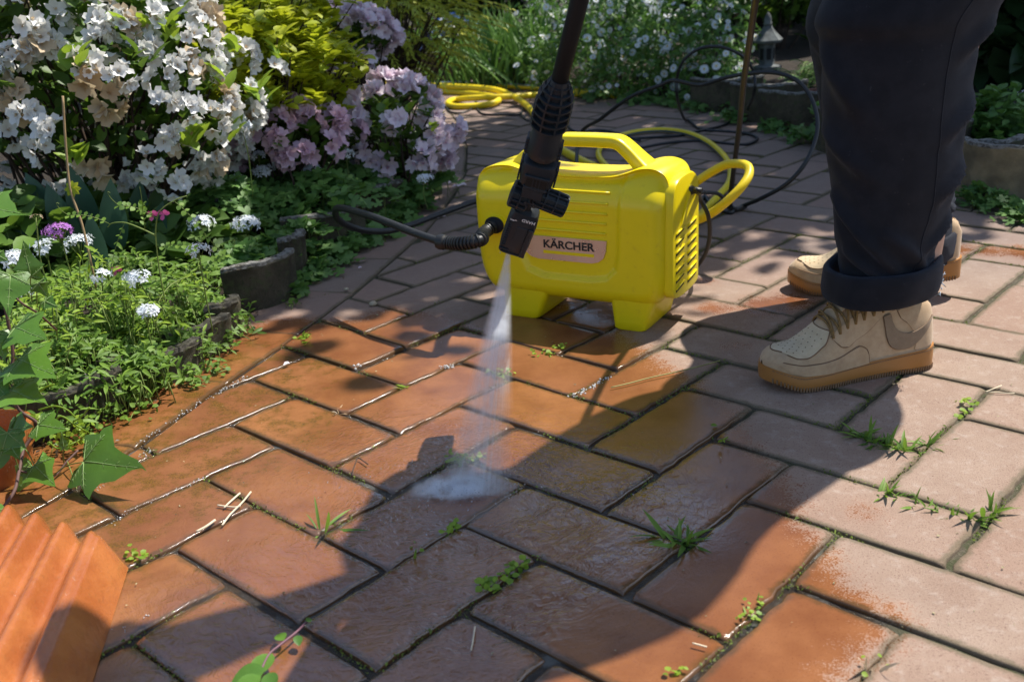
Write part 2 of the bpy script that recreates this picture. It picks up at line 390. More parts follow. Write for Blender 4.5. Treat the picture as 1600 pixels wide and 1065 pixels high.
EDGE = []
def slab(mb, c, ex, ey, hl, hw, fine, tone, lift=0.0, cut=None):
    """one paver: centre c, half length hl along ex, half width hw along ey"""
    r = .0024
    def ax(h, st):
        n = max(2, int(2*(h-.012)/st)); return [-h, -h+.0010, -h+.0030, -h+.012]+list(np.linspace(-h+.012, h-.012, n+1))[1:-1]+[h-.012, h-.0030, h-.0010, h]
    A = ax(hl, .016 if fine else .1); Bv = ax(hw, .016 if fine else .1); na, nb = len(A), len(Bv)
    tx, ty = RNG.normal(0, .006, 2); dz = RNG.normal(0, .0012)+lift; jx = RNG.normal(0, .0016, 2); rot = RNG.normal(0, .006)
    ex2 = ex*math.cos(rot)+ey*math.sin(rot); ey2 = ey*math.cos(rot)-ex*math.sin(rot); V = []; ed = []
    for j, b in enumerate(Bv):
        for i, a in enumerate(A):
            d = min(hl-abs(a), hw-abs(b)); z = 0 if d >= r else -(r-math.sqrt(max(0, r*r-(r-d)**2)))
            P = np.array(c)+jx+ex2*a+ey2*b; k = mnoise.noise(Vector((P[0]*45, P[1]*45, 3.3)))*.0030 if d < .004 else 0
            cr = max(0, .010-(hl-abs(a)))+max(0, .010-(hw-abs(b)))
            if cr > .012: z -= (cr-.012)*.7
            V.append((P[0]+k, P[1]-k, dz+z+tx*a+ty*b+.0007*mnoise.noise(Vector((P[0]*14, P[1]*14, 0))))); ed.append(float(sstep(.022, .0, d)))
    Fs = [(j*na+i, j*na+i+1, (j+1)*na+i+1, (j+1)*na+i) for j in range(nb-1) for i in range(na-1)]
    ring = [i for i in range(na)]+[j*na+na-1 for j in range(1, nb)]+[(nb-1)*na+i for i in range(na-2, -1, -1)]+[j*na for j in range(nb-2, 0, -1)]
    m0 = len(V); V += [(V[k][0], V[k][1], -.045) for k in ring]; ed += [1.0]*len(ring); L = len(ring)
    Fs += [(ring[(k+1) % L], ring[k], m0+k, m0+(k+1) % L) for k in range(L)]
    if cut:
        bm = bmesh.new(); la = bm.verts.layers.float.new('e'); vs = [bm.verts.new(v) for v in V]
        for v, q in zip(vs, ed): v[la] = q
        for f in Fs: bm.faces.new([vs[i] for i in f])
        vs = None
        for co, no in cut:
            if not len(bm.verts): break
            gv = [v for v in bm.verts]; ge = [e_ for e_ in bm.edges]; gf = [f_ for f_ in bm.faces]
            bmesh.ops.bisect_plane(bm, geom=gv+ge+gf, plane_co=(*co, 0), plane_no=(*no, 0), clear_outer=True)
            del gv, ge, gf
        bm.verts.index_update(); la = bm.verts.layers.float.get('e'); V = [tuple(v.co) for v in bm.verts]; ed = [v[la] for v in bm.verts]; Fs = [tuple(v.index for v in f.verts) for f in bm.faces]; bm.free()
    if V: mb.add(V, Fs, tone=tone); EDGE.extend(ed)

pm = MB()
PP = [np.array(q) for q in PATH]; BNDS = [(LEFT, 1), (BACK, 1)]
JPTS = []
def do_brick(a, b, la, lb):
    JPTS.append((B0+BA*a+BB*b, BA*la, BB*lb))
    c = B0+BA*(a+la/2)+BB*(b+lb/2)
    corners = [B0+BA*(a+i*la)+BB*(b+j*lb) for i in (0, .5, 1) for j in (0, .5, 1)]
    if c[1] < .25 or c[1] > 7.2 or abs(c[0]) > 2.9: return
    ins = [inpoly(q[0], q[1], PATH) for q in corners]
    if not any(ins): return
    cut = []
    if not all(ins):
        for line, _ in BNDS:
            P = np.array(line); Q = P[1:]; P = P[:-1]; dd = Q-P; ww = c-P; tt = np.clip((ww*dd).sum(1)/(dd*dd).sum(1), 0, 1); e = ww-dd*tt[:,None]; q = (e*e).sum(1); k = int(q.argmin())
            if q[k] < .16**2:
                n_ = np.array([-dd[k][1], dd[k][0]]); n_ /= np.linalg.norm(n_)      # outward is to the left of the walk direction
                cut.append((P[k]-n_*.003, n_))
        if not cut: return
    ex, ey = (BA, BB) if la > lb else (BB, BA); ex = ex/np.linalg.norm(ex); ey = ey/np.linalg.norm(ey)
    if ex[0]*ey[1]-ex[1]*ey[0] < 0: ey = -ey
    slab(pm, c, ex, ey, U-.0032, U/2-.0032, c[1] < 2.4 and abs(c[0]) < 1.4, float(RNG.random()), cut=cut)
for b in range(-30, 60):
    for a in range(-45, 45):
        if (a-2+b) % 4 == 0: do_brick(a, b, 2, 1)
        if (b+a) % 4 == 0: do_brick(a, b, 1, 2)
po = pm.build('brick_paving', M_BRICK, angle=60)
def addedge(o):
    a = o.data.attributes.new('edge', 'FLOAT', 'POINT'); a.data.foreach_set('value', np.array(EDGE, np.float32))
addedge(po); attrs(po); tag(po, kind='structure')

# the border course that follows the beds
EDGE = []; bm_ = MB()
def course(line, off, wid, step):
    P = np.array(line); sp = spline([(*q, 0) for q in P], 10)[:, :2]; seg = np.linalg.norm(np.diff(sp, axis=0), axis=1); s = np.concatenate([[0], np.cumsum(seg)]); k = step/2
    while k < s[-1]-step/2:
        a = np.array([np.interp(k-step/2, s, sp[:,0]), np.interp(k-step/2, s, sp[:,1])]); b = np.array([np.interp(k+step/2, s, sp[:,0]), np.interp(k+step/2, s, sp[:,1])])
        d = b-a; L = np.linalg.norm(d); d /= L; n_ = np.array([-d[1], d[0]]); c = (a+b)/2+n_*(off+wid/2)
        if .3 < c[1] < 6.5: slab(bm_, c, d, n_, L/2+.006-.004, wid/2-.004, c[1] < 2.6, float(RNG.random()), -.0006)
        k += step
course(LEFT, .002, .17, .25); course(BACK, .002, .13, .26)
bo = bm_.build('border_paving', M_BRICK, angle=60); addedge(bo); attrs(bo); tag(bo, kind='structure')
# ------------------------------------------------------------------ materials of the made things
def plastic(name, col, rough, bump=.06, scale=900, coat=0.0, dirt=None, spec=.5):
    t = NT(name); p = t.pos; n1 = t.noise(p, scale, 3); n2 = t.noise(p, 25, 5, .6)
    base = t.mix(t.math('MULTIPLY', t.mr(n2, .35, .7), .25), col, tuple(c*.86 for c in col))
    if dirt: base = t.mix(t.math('MULTIPLY', t.mr(t.noise(p, 60, 6, .7), .56, .72), .35), base, dirt)
    t.pbsdf(Base_Color=base, Roughness=t.math('ADD', t.math('MULTIPLY', n2, .14), rough-.07), Specular_IOR_Level=spec, Coat_Weight=coat, Normal=t.bump(n1, bump, .0006))
    return t.m
M_YEL = plastic('yellow_plastic', (.90, .70, .004), .33, .09, 1400, dirt=(.62, .42, .02))
M_BLK = plastic('black_plastic', (.020, .025, .031), .44, .15, 1200, dirt=(.03, .034, .038), spec=.28)
M_RUB = plastic('black_rubber', (.012, .013, .014), .48, .2, 700, dirt=(.05, .045, .04))
M_SLOT = mat_simple('dark_inside', (.006, .006, .006), .8)
M_PLATE = mat_simple('brushed_label_plate', (.62, .54, .48), .3, .05, 30, .05, metal=.75)
M_INK = mat_simple('black_print', (.012, .012, .012), .6)
M_WHT = mat_simple('white_print', (.7, .7, .7), .6)
M_HYEL = plastic('yellow_hose_rubber', (.84, .64, .012), .42, .1, 500, dirt=(.35, .27, .05))
M_HGRY = plastic('grey_blue_hose_stripe', (.10, .15, .18), .5)

# ------------------------------------------------------------------ the pressure washer
WO = np.array([.11, 1.845]); E1 = np.array([.866, -.5]); E2 = np.array([.5, .866])
def wl(x, y, z): q = WO+E1*x+E2*y; return np.array([q[0], q[1], z])
WR = np.array([[E1[0], E2[0], 0], [E1[1], E2[1], 0], [0, 0, 1]])
wash = thing('pressure_washer', (*WO+E2*.07, 0), 'bright yellow electric pressure washer with carry handle, standing behind the spray lance', 'pressure washer')
def chaikin(P, it=3):
    P = [np.array(p, float) for p in P]
    for _ in range(it):
        Q = []
        for i in range(len(P)):
            a, b = P[i], P[(i+1) % len(P)]; Q += [a*.75+b*.25, a*.25+b*.75]
        P = Q
    return np.array(P)
def resample(P, n):
    P = np.vstack([P, P[:1]]); s = np.concatenate([[0], np.cumsum(np.linalg.norm(np.diff(P, axis=0), axis=1))]); q = np.linspace(0, s[-1], n, endpoint=False)
    return np.c_[np.interp(q, s, P[:,0]), np.interp(q, s, P[:,1])]
out = [(-.150,.046),(-.178,.060),(-.196,.105),(-.198,.18),(-.198,.262),(-.190,.282),(-.172,.294),(-.13,.299),(-.105,.293),(-.080,.285),(0,.282),(.085,.284),(.112,.292),(.140,.303),(.170,.304),(.192,.292),(.200,.262),(.200,.17),(.200,.095),(.190,.064),(.165,.047),(.1,.045),(-.05,.045)]
out = resample(chaikin(out, 2), 260)
tn_ = np.roll(out, -1, 0)-np.roll(out, 1, 0); tn_ /= np.linalg.norm(tn_, axis=1)[:,None]; inn = np.c_[-tn_[:,1], tn_[:,0]]
if ((np.array([0,.17])-out)*inn).sum() < 0: inn = -inn
for _ in range(6): inn = (np.roll(inn, 1, 0)+inn+np.roll(inn, -1, 0)); inn /= np.linalg.norm(inn, axis=1)[:,None]
DEP = .165; RR = .030
PANEL = [(-.105,.30),(-.100,.13),(-.085,.100),(-.05,.088),(.05,.088),(.085,.094),(.106,.115),(.112,.15),(.118,.30)]
def front(x, z):
    d = sdist(x, z, PANEL); y = .0075*float(sstep(0, .012, d))
    y += float(sstep(.225, .295, z))**1.6*.030                        # the top leans back
    y -= .0035*float(sstep(.12, .18, abs(x)))*float(sstep(.30, .24, z))
    return y
rings = []; KS = 9
for i in range(KS):
    a = math.pi/2*i/(KS-1); d = RR*(1-math.cos(a)); o2 = out+inn*d
    rings.append(([(q[0], RR-RR*math.sin(a), q[1]) for q in o2]))
inner = out+inn*RR; cen = np.array([.005, .17])
frings = []
for i in range(1, 46):
    k = 1-i/46; frings.append([(cen[0]+(q[0]-cen[0])*k, 0, cen[1]+(q[1]-cen[1])*k) for q in inner])
body = MB(); allr = []
allr.append([(0.005, 0, .17)]*260) if False else None
fr = [[(x, y+front(x, z)*float(sstep(RR, RR*.2, y)) , z) for x, y, z in r] for r in (rings+frings)]
bk = [[(x, DEP-(RR-math.sqrt(max(0, RR*RR-(RR-0)**2)))*0-y, z) for x, y, z in r] for r in rings]
seq = fr[::-1]+bk
body.loft([[wl(*p) for p in r] for r in seq], mi=0)
body.build('housing', M_YEL, wash, angle=45)
# feet
for nm, x0, x1 in (('l', -.146, -.066), ('r', .092, .158)):
    m = MB(); sg = -1 if nm == 'l' else 1; rg = []
    for z, g, yb in ((0.0, .0, .0), (.004, .003, .003), (.018, .003, .003), (.032, .012 if nm == 'l' else .004, .008), (.062, .030, .010)):
        xa = x0+(.004 if z == 0 else 0)-(0 if nm == 'l' else .008)*(z/.06); xb = x1-(.004 if z == 0 else 0)+(.026 if nm == 'l' else .018)*(z/.06)**1.2
        P = resample(chaikin([(xa, .006), (xb, .006), (xb+.004, .148), (xa, .148)], 0), 40)
        cx, cy = (xa+xb)/2, .077; hx, hy = (xb-xa)/2, .072-(.003 if z == 0 else 0); rr = .008; ring = []
        for k in range(40):
            a = 2*math.pi*(k+.5)/40; c_, s_ = math.cos(a), math.sin(a); e = .22
            ring.append(wl(cx+hx*math.copysign(abs(c_)**e, c_), cy+hy*math.copysign(abs(s_)**e, s_), z))
        rg.append(ring)
    m.loft(rg); m.build('foot', M_YEL, wash, angle=40)
# handle: a rounded-square bar swept over the arch
hp = spline([(-.128,.083,.285),(-.108,.083,.308),(-.075,.083,.328),(-.040,.083,.3385),(0,.083,.340),(.045,.083,.340),(.078,.083,.338),(.098,.083,.325),(.120,.083,.305),(.146,.083,.282)], 5)
rg = []; T = np.gradient(hp, axis=0)
for i, q in enumerate(hp):
    tt = T[i]/np.linalg.norm(T[i]); nn = np.array([-tt[2], 0, tt[0]]); e = abs(i/(len(hp)-1)-.5)*2; hw = .022+.012*e**4; hh = .0115+.003*e**4; ring = []
    for k in range(20):
        a = 2*math.pi*k/20; c_, s_ = math.cos(a), math.sin(a); u_ = math.copysign(abs(c_)**.45, c_)*hw; v_ = math.copysign(abs(s_)**.45, s_)*hh
        ring.append(wl(q[0]+nn[0]*v_, q[1]+u_, q[2]+nn[2]*v_))
    rg.append(ring)
m = MB(); m.loft(rg); m.build('carry_handle', M_YEL, wash, angle=50)
# ribs of the front panel
for z in (.258, .2395, .2205, .202, .1835):
    m = MB(); a, b = (-.088, .088-.006*(.258-z)/.07); pts = [(x, front(x, z)-.0005, z) for x in np.linspace(a, b, 14)]
    m.tube([wl(*q) for q in pts], .0027, 8); m.build('rib', M_YEL, wash)
# label plate with the maker's name
LP = [(-.094,.1705),(.083,.1705),(.081,.150),(.076,.137),(.066,.129),(.052,.1255),(-.060,.1255),(-.075,.129),(-.086,.137),(-.091,.150)]
m = MB(); m.prism(LP, wl(0, .0045, 0), (*E1, 0), (0, 0, 1), (*E2, 0), .006); plate = m.build('label_plate', M_PLATE, wash, smooth=False)
m = MB(); m.prism([(-.048,.1375),(.0575,.1375),(.0575,.1435),(-.048,.1435)], wl(0, .0040, 0), (*E1, 0), (0, 0, 1), (*E2, 0), .001); m.build('label_stripe', M_YEL, plate, smooth=False)
DG = None
def text(s, o, ex, ey, size, mat, parent, name='lettering', bold=0.0, ext=.0004, sx=1.0, align='CENTER'):
    cu = bpy.data.curves.new('t', 'FONT'); cu.body = s; cu.size = 1.0; cu.align_x = align; cu.align_y = 'CENTER'; cu.extrude = ext/size; cu.offset = bold
    ob = bpy.data.objects.new('t', cu); COL.objects.link(ob); bpy.context.view_layer.update()
    me = bpy.data.meshes.new_from_object(ob.evaluated_get(bpy.context.evaluated_depsgraph_get())); bpy.data.objects.remove(ob); bpy.data.curves.remove(cu)
    ex = np.array(ex, float); ey = np.array(ey, float); en = np.cross(ex, ey); o = np.array(o, float)
    for v in me.vertices: v.co = Vector(o+ex*(v.co.x*size*sx)+ey*(v.co.y*size)+en*(v.co.z*size))
    me.materials.clear(); me.materials.append(mat); me.name = name
    ob = bpy.data.objects.new(name, me); COL.objects.link(ob); adopt(ob, parent); return ob
text('KÄRCHER', wl(.005, .0040, .1555), (*E1, 0), (0, 0, 1), .0212, M_INK, plate, bold=.022, sx=1.12)
# warning pictogram on the top face
m = MB()
def topf(x, y): return wl(x, y, .2815-max(0, (.034-y))*.22)
sgn = [(-.024,.036),(.030,.036),(.040,.060),(-.012,.060)]
for i in range(4):
    a, b = sgn[i], sgn[(i+1) % 4]; m.tube([topf(*a)+[0,0,.0006], topf(*b)+[0,0,.0006]], .0006, 4)
for x in (-.006, .010, .024): m.lathe([(.0035,0),(.0035,.0004)], topf(x, .050)+[0,0,.0004], seg=8)
m.tube([topf(-.012,.042)+[0,0,.0005], topf(.028,.042)+[0,0,.0005]], .0005, 4); m.build('warning_mark', M_INK, wash, smooth=False)
# end panel on the right
def el(y, z, x=.2): return wl(x, y, z)
EP = resample(chaikin([(.016,.060),(.150,.060),(.152,.08),(.152,.245),(.146,.268),(.120,.286),(.045,.286),(.022,.272),(.012,.24),(.010,.1)], 2), 80)
ec = EP.mean(0); rg = []
for k, x in ((1.0, .192), (1.0, .2055), (.985, .2085), (.95, .2095)): rg.append([el(ec[0]+(q[0]-ec[0])*k, ec[1]+(q[1]-ec[1])*k, x) for q in EP])
m = MB(); m.loft(rg); ep = m.build('end_panel', M_YEL, wash, angle=40)
# raised fin beside the cable entry, louvres under it
m = MB(); m.loft([[el(y, z, .2095+d) for y, z, d in ((.052-i*.0, .225-i*.0, 0), (.062, .225, 0), (.100, .263, 0), (.092, .263, 0))] if False else [el(*q) for q in ((.048,.196,.209),(.054,.196,.209),(.104,.262,.209),(.094,.262,.209))],
                 [el(*q) for q in ((.050,.200,.2125),(.053,.200,.2125),(.102,.258,.2145),(.096,.258,.2145))]])
m.build('fin', M_YEL, ep, angle=30)
for j in range(7):
    z = .080+j*.0172
    for y0, y1 in ((.026, .068), (.088, .134)):
        sl = .13
        m = MB(); m.prism([(y0, z-.0021), (y1, z+(y1-y0)*sl+.0 -.0021+.0), (y1, z+(y1-y0)*sl+.0021), (y0, z+.0021)], el(0, 0, .2088), (*E2, 0), (0, 0, 1), (*E1, 0), .0012)
        m.build('vent_slot', M_SLOT, ep, smooth=False)
        m = MB(); m.tube([el(y0, z+.0042, .2105), el(y1, z+.0042+(y1-y0)*sl, .2105)], .0018, 6); m.build('louvre', M_YEL, ep)
# cable entry and power cable
m = MB(); m.lathe([(.0085,-.004),(.0085,.006),(.0065,.010),(.0062,.02),(.005,.024)], el(.098, .252, .209), (*E1, 0), 16)
m.build('cable_gland', M_RUB, wash, angle=40)
c0 = el(.098, .252, .228)
cab = spline([el(.098,.252,.215), c0, D(1093,309,1.93), D(1106,335,1.94), D(1109,365,1.97), D(1104,392,2.0), D(1092,412,2.04), D(1075,428,2.08), G(1050,436), G(1010,436), G(960,430)], 6)
cab[:, 2] = np.maximum(cab[:, 2], .005)
m = MB(); m.tube(cab, .0044, 8); m.build('power_cable', M_RUB, wash)
# hose socket in the dark pocket on the left of the front
m = MB(); m.lathe([(.024,0),(.022,-.003),(.019,-.004),(.0185,.006)], wl(-.145, -.0015, .188), (-E2[0], -E2[1], 0), 20, sx=1.25, ref=(*E1, 0)); m.build('socket_rim', M_YEL, wash, angle=30)
m = MB(); m.lathe([(.0165,-.008),(.0165,.004)], wl(-.145, -.006, .188), (-E2[0], -E2[1], 0), 20, sx=1.25, ref=(*E1, 0)); m.build('socket', M_SLOT, wash)

# ------------------------------------------------------------------ hoses
Hs = D(690, 378, 1.83)
sock = wl(-.145, -.004, .188)
slv = spline([sock, wl(-.150,-.045,.180), D(752,374,1.80), D(728,380,1.80), D(706,380,1.82), Hs], 8)
hos = spline([Hs, D(668,371,1.86), D(640,361,1.90), D(610,349,1.96), D(580,338,2.02), D(550,329,2.09), D(533,325,2.14), D(524,328,2.19), D(527,341,2.23), D(543,352,2.27), D(570,360,2.31), D(605,361,2.35), D(640,352,2.40), D(675,339,2.46), D(710,326,2.52), D(745,314,2.57), D(790,306,2.62), G(850,300,.02), G(920,290,.012)], 6)
hh = thing('pressure_hose', hos[60], 'thick black hose with a ribbed sleeve, looping left from the yellow washer', 'hose')
m = MB(); m.tube(hos, .0075, 12); m.build('hose', M_RUB, hh)
m = MB(); m.tube(slv, .0098, 14); L_ = np.concatenate([[0], np.cumsum(np.linalg.norm(np.diff(slv, axis=0), axis=1))])
T = np.gradient(slv, axis=0)
for s_ in np.arange(.012, L_[-1], .0068):
    c = np.array([np.interp(s_, L_, slv[:, k]) for k in range(3)]); tv = np.array([np.interp(s_, L_, T[:, k]) for k in range(3)])
    m.lathe([(.0098,-.0024),(.0130,-.0016),(.0130,.0016),(.0098,.0024)], c, tv, 14)
m.lathe([(.0075,.010),(.013,.008),(.0145,.004),(.0145,-.006),(.0115,-.009)], slv[-1], T[-1], 16)
m.build('ribbed_sleeve', M_RUB, hh, angle=40)

def hose(name, pts, r, label, cat, mat, n=8, seg=8, stripe=None, group=None, lo=None, mats=None):
    P = spline(pts, n); P[:, 2] = np.maximum(P[:, 2], r*.95)
    m = MB(); m.tube(P, r, seg, stripe=stripe); o = m.build(name, mats or mat, None); return tag(o, label, cat, group)
hose('garden_hose', [G(1000,330,.02), D(1050,352,2.20), D(1085,345,2.17), D(1110,334,2.13), D(1133,317,2.10), D(1155,296,2.10), D(1169,276,2.12), D(1169,261,2.15), D(1155,256,2.19), D(1133,258,2.23), D(1108,271,2.26), D(1085,286,2.28), D(1060,300,2.34), G(1020,310,.02), G(985,290,.02), G(950,262,.013), G(935,240,.013), G(950,221,.013), G(985,208,.013), G(1030,203,.013), G(1070,207,.013), G(1103,220,.013), G(1128,240,.013), G(1141,262,.013), G(1139,285,.013), G(1122,306,.013), G(1100,330,.02), G(1080,350,.02)],
     .0098, 'yellow garden hose with a grey stripe, looped behind the right end of the washer', 'garden hose', None, seg=14, stripe=((4,5), 1), mats=[M_HYEL, M_HGRY])
hose('garden_hose', [G(600,126,.013), G(650,132,.013), G(720,131,.02), G(790,134,.02), G(860,139,.013), G(930,142,.013), G(960,150,.013)], .0135, 'straight run of yellow garden hose at the far end of the path', 'garden hose', None, seg=10, stripe=((7,8), 1), mats=[M_HYEL, M_HGRY])
hose('garden_hose', [G(590,132,.013), G(640,140,.013), G(700,144,.013), G(750,148,.013), G(778,154,.02), G(772,161,.02), G(745,166,.013), G(712,167,.013), G(700,162,.013), G(712,156,.013), G(745,153,.03), G(800,151,.03), G(870,147,.013), G(930,148,.013)], .0145, 'yellow garden hose lying in a flat loop on the far path', 'garden hose', None, seg=10, mats=[M_HYEL, M_HGRY])
hose('garden_hose', [G(620,130,.03), G(680,134,.04), G(740,137,.04), G(775,141,.04), G(800,150,.03), G(818,161,.02), G(832,175,.014), G(845,195,.014), G(870,228,.014), G(905,250,.013), G(930,262,.013)], .0145, 'yellow garden hose running toward the washer behind the lance', 'garden hose', None, seg=10, mats=[M_HYEL, M_HGRY])
hose('hose_loop', [G(900,330,.01), D(905,215,3.2), D(940,185,3.05), D(985,152,2.95), D(1030,134,2.9), D(1052,126,2.88), D(1094,133,2.86), D(1140,120,2.8), D(1197,113,2.75), D(1238,122,2.7), D(1264,147,2.66), D(1277,186,2.6), D(1273,222,2.56), D(1256,258,2.52), D(1228,288,2.52), D(1189,310,2.56), G(1160,322,.007)],
     .0056, 'thin black hose arching high between the daisies and the trouser leg', 'hose', M_RUB)
hose('hose_loop', [G(880,222), G(930,223), G(1000,218), G(1060,214), G(1093,207), G(1135,196), G(1162,178), D(1177,150,3.45), D(1178,115,3.4), D(1160,88,3.38), D(1127,74,3.38), D(1094,76,3.4), D(1069,94,3.42), D(1058,122,3.45), D(1059,157,3.5), G(1072,190), G(1095,204), G(1140,208), G(1172,212), G(1183,220), G(1165,228), G(1130,226), G(1100,222), G(1040,226), G(980,238)],
     .0052, 'thin black hose standing in a round loop in front of the daisies', 'hose', M_RUB)
hose('cable', [G(640,150), G(690,165), G(703,176), G(722,178), G(738,171), G(744,160), G(746,172), G(757,180), G(790,181), G(812,180), G(817,170), G(815,182), G(825,190), G(845,192), G(868,196), G(885,190), G(890,202), G(905,208), G(935,205), G(965,210), G(1000,222)],
     .0045, 'thin dark cable snaking over the bricks behind the lance', 'cable', M_RUB)
hose('cable', [G(1020,330,.01), D(1085,304,2.25), D(1105,301,2.3), D(1122,303,2.36), D(1131,312,2.4), G(1124,320), G(1140,326), G(1147,331), G(1140,335), G(1122,329), G(1108,318), G(1098,312), D(1080,316,2.3), G(1040,330,.01)],
     .0046, 'thin dark cable knotted around the yellow hose beside the washer', 'cable', M_RUB)

# ------------------------------------------------------------------ the spray lance
LA = D(813, 360, 1.45); LB = D(902, 0, 1.25)
lw = LB-LA; LLEN = np.linalg.norm(lw); lw /= LLEN
vdir = CAMP-LA; ln = vdir-lw*(vdir@lw); ln /= np.linalg.norm(ln); lu = np.cross(lw, ln); lu = -lu if lu@RW[0] < 0 else lu
PX = 1.45*1.015/F
PW = LLEN/371*1.06
def ll(u, w, n): return LA+lu*u*PX+lw*w*PW+ln*n*PX
LR = np.c_[lu, ln, lw]
def lR(deg):
    a = rad(deg); u2 = lu*math.cos(a)+lw*math.sin(a); w2 = lw*math.cos(a)-lu*math.sin(a); return np.c_[u2, ln, w2]
def lbox(m, u, w, n, hu, hw, hn, bev=2, R=None): m.box(ll(u, w, n), (hu*PX, hn*PX, hw*PW), LR if R is None else R, bev*PX)
lance = thing('spray_lance', ll(0, -46, 0), 'black plastic spray lance with jointed nozzle pointing down in front of the yellow washer', 'spray lance')
# nozzle head, turned a little
RN = lR(-5); un, wn = RN[:,0], RN[:,2]; NC = ll(-2, 2, 0)
def nl(u, w, n): return NC+un*u*PX+wn*w*PW+ln*n*PX
def nbox(m, u, w, n, hu, hw, hn, bev=2): m.box(nl(u, w, n), (hu*PX, hn*PX, hw*PW), RN, bev*PX)
m = MB(); rg = []
for w, hu, hn in ((-41,19,12),(-38.5,21.5,14),(-20,23.5,17),(20,23.5,17.5),(32,22,16.5),(38,19,14),(40,14,10),(44,5,4)):
    ring = []
    for k in range(28):
        a = 2*math.pi*k/28; c_, s_ = math.cos(a), math.sin(a); ring.append(nl(hu*math.copysign(abs(c_)**.38, c_), w, hn*math.copysign(abs(s_)**.42, s_)))
    rg.append(ring)
m.loft(rg); nz_ = m.build('nozzle_head', M_BLK, lance, angle=35)
m = MB(); nbox(m, 3, 5, 17.2, 9, 13, 1.2, .8); m.build('slider_pad', M_BLK, nz_, smooth=False)
m = MB(); nbox(m, 17, -8, 17.5, 4.2, 27, 2.4, 1); m.build('side_rail', M_BLK, nz_, smooth=False)
m = MB()
for i in range(12): nbox(m, -17.5+.0*i, 24-i*4.1, 16.6, 3.2, .8, 1.6, .4)
m.build('grip_teeth', M_BLK, nz_, smooth=False)
m = MB(); nbox(m, -14, -30, 15, 8, 1.2, 2.2, .5); nbox(m, 2, -36, 13.8, 20, .8, 2, .4); m.build('rib', M_BLK, nz_, smooth=False)
for w_, hn_ in ((-41.5, 8),):
    m = MB(); m.lathe([(5*PX,0),(5*PX,-3*PX),(3.2*PX,-4*PX)], nl(-4, -40, 2), wn, 14); m.build('jet_orifice', M_SLOT, nz_)
text('HARD', nl(8, 30.5, 16.6), -un, -wn, .0072, M_WHT, nz_, bold=.02, ext=.0003)
m = MB(); m.prism([(-17,30),(-12,30),(-12,28),(-7.5,31),(-12,34),(-12,32),(-17,32)], nl(0, 0, 16.4), un*PX, wn*PX, ln, .0004)
for q in (-20, -18.4): m.prism([(q,29),(q+.9,29),(q+.9,33),(q,33)], nl(0, 0, 16.2), un*PX, wn*PX, ln, .0004)
m.build('arrow_mark', M_WHT, nz_, smooth=False)
# swivel joint: two drums with a grid of ribs
for nm, u0, w0, hu, r_, cells in (('a', -13, 62, 13, 22, 4), ('b', 33, 66, 25, 18.5, 6)):
    a_ = rad(-10); ax_ = lu*math.cos(a_)+lw*math.sin(a_); c = ll(u0, w0, 2)
    m = MB(); m.lathe([(.80*r_*PX, -hu*PX), (.80*r_*PX, hu*PX)], c, ax_, 30)
    for f in np.linspace(-1, 1, 3 if nm == 'a' else 4):
        q = hu*f; m.lathe([(r_*.8*PX,(q-1.3)*PX),(r_*PX*(.93 if abs(f) == 1 else 1),(q-1.2)*PX),(r_*PX*(.93 if abs(f) == 1 else 1),(q+1.2)*PX),(r_*.8*PX,(q+1.3)*PX)], c, ax_, 30)
    yv = ln; zv = np.cross(ax_, yv)
    for k in range(12):
        a = 2*math.pi*k/12+.26; rdir = yv*math.cos(a)+zv*math.sin(a); tdir = np.cross(ax_, rdir)
        m.box(c+rdir*r_*.9*PX, (hu*PX, 1.1*PX, r_*.09*PX), np.c_[ax_, tdir, rdir], .3*PX)
    for e in (-1, 1): m.lathe([(r_*.55*PX, 0), (r_*.5*PX, e*2.5*PX)], c+ax_*e*hu*PX, ax_, 20)
    m.build('swivel_drum', M_BLK, lance, angle=35)
m = MB(); lbox(m, 6, 76, 2, 9, 22, 12, 2); lbox(m, -4, 48, -2, 12, 14, 10, 2); m.build('joint_arm', M_BLK, lance, angle=35)
m = MB(); rg = []
for w, hu, hn in ((90,22,19),(95,25.5,21),(108,26.5,22),(122,27,22),(127,25,20),(129,20,16)):
    rg.append([ll(5+hu*math.copysign(abs(math.cos(a))**.6, math.cos(a)), w, hn*math.copysign(abs(math.sin(a))**.6, math.sin(a))) for a in np.arange(28)*2*math.pi/28])
m.loft(rg); cl = m.build('clamp_collar', M_BLK, lance, angle=35)
m = MB(); lbox(m, 6, 103, 20.2, 15.5, 7.5, 3.2, .6); m.build('window', M_SLOT, cl, smooth=False)
m = MB()
for e in (-1, 0, 1): lbox(m, 6+e*5, 103, 22.8, .8, 7, 1.4, .3)
lbox(m, 6, 112.5, 21.5, 19, 2, 3.5, .8); lbox(m, 6, 93.8, 20.5, 18, 2, 3.5, .8)
for k in range(7):
    lbox(m, 5-27.5, 97+k*4.4, 2, 1.4, 1.2, 11, .4); lbox(m, 5+27.5, 97+k*4.4, 2, 1.4, 1.2, 11, .4)
m.build('collar_rib', M_BLK, cl, smooth=False)
m = MB(); lbox(m, 4, 83, 14, 16, 8, 8, 1)
m.prism([(-6,82),(-1,86),(-1,83.5),(9,83.5),(9,86),(14,82),(9,78),(9,80.5),(-1,80.5),(-1,78)], ll(0,0,22.2), lu*PX, lw*PX, ln, .0006)
m.build('arrow_plate', M_BLK, lance, smooth=False)
m = MB(); m.lathe([(13*PX,0),(13*PX,30*PW)], ll(5, 112, 0), lw, 20); m.build('neck', M_BLK, lance)
m = MB(); m.lathe([(r*PX, w*PW) for r, w in ((17,134),(21.5,135),(24.5,139),(25,150),(24,162),(22.5,166),(22,182),(21,184))], ll(4, 0, 0), lw, 32); bay = m.build('bayonet_sleeve', M_BLK, lance, angle=35)
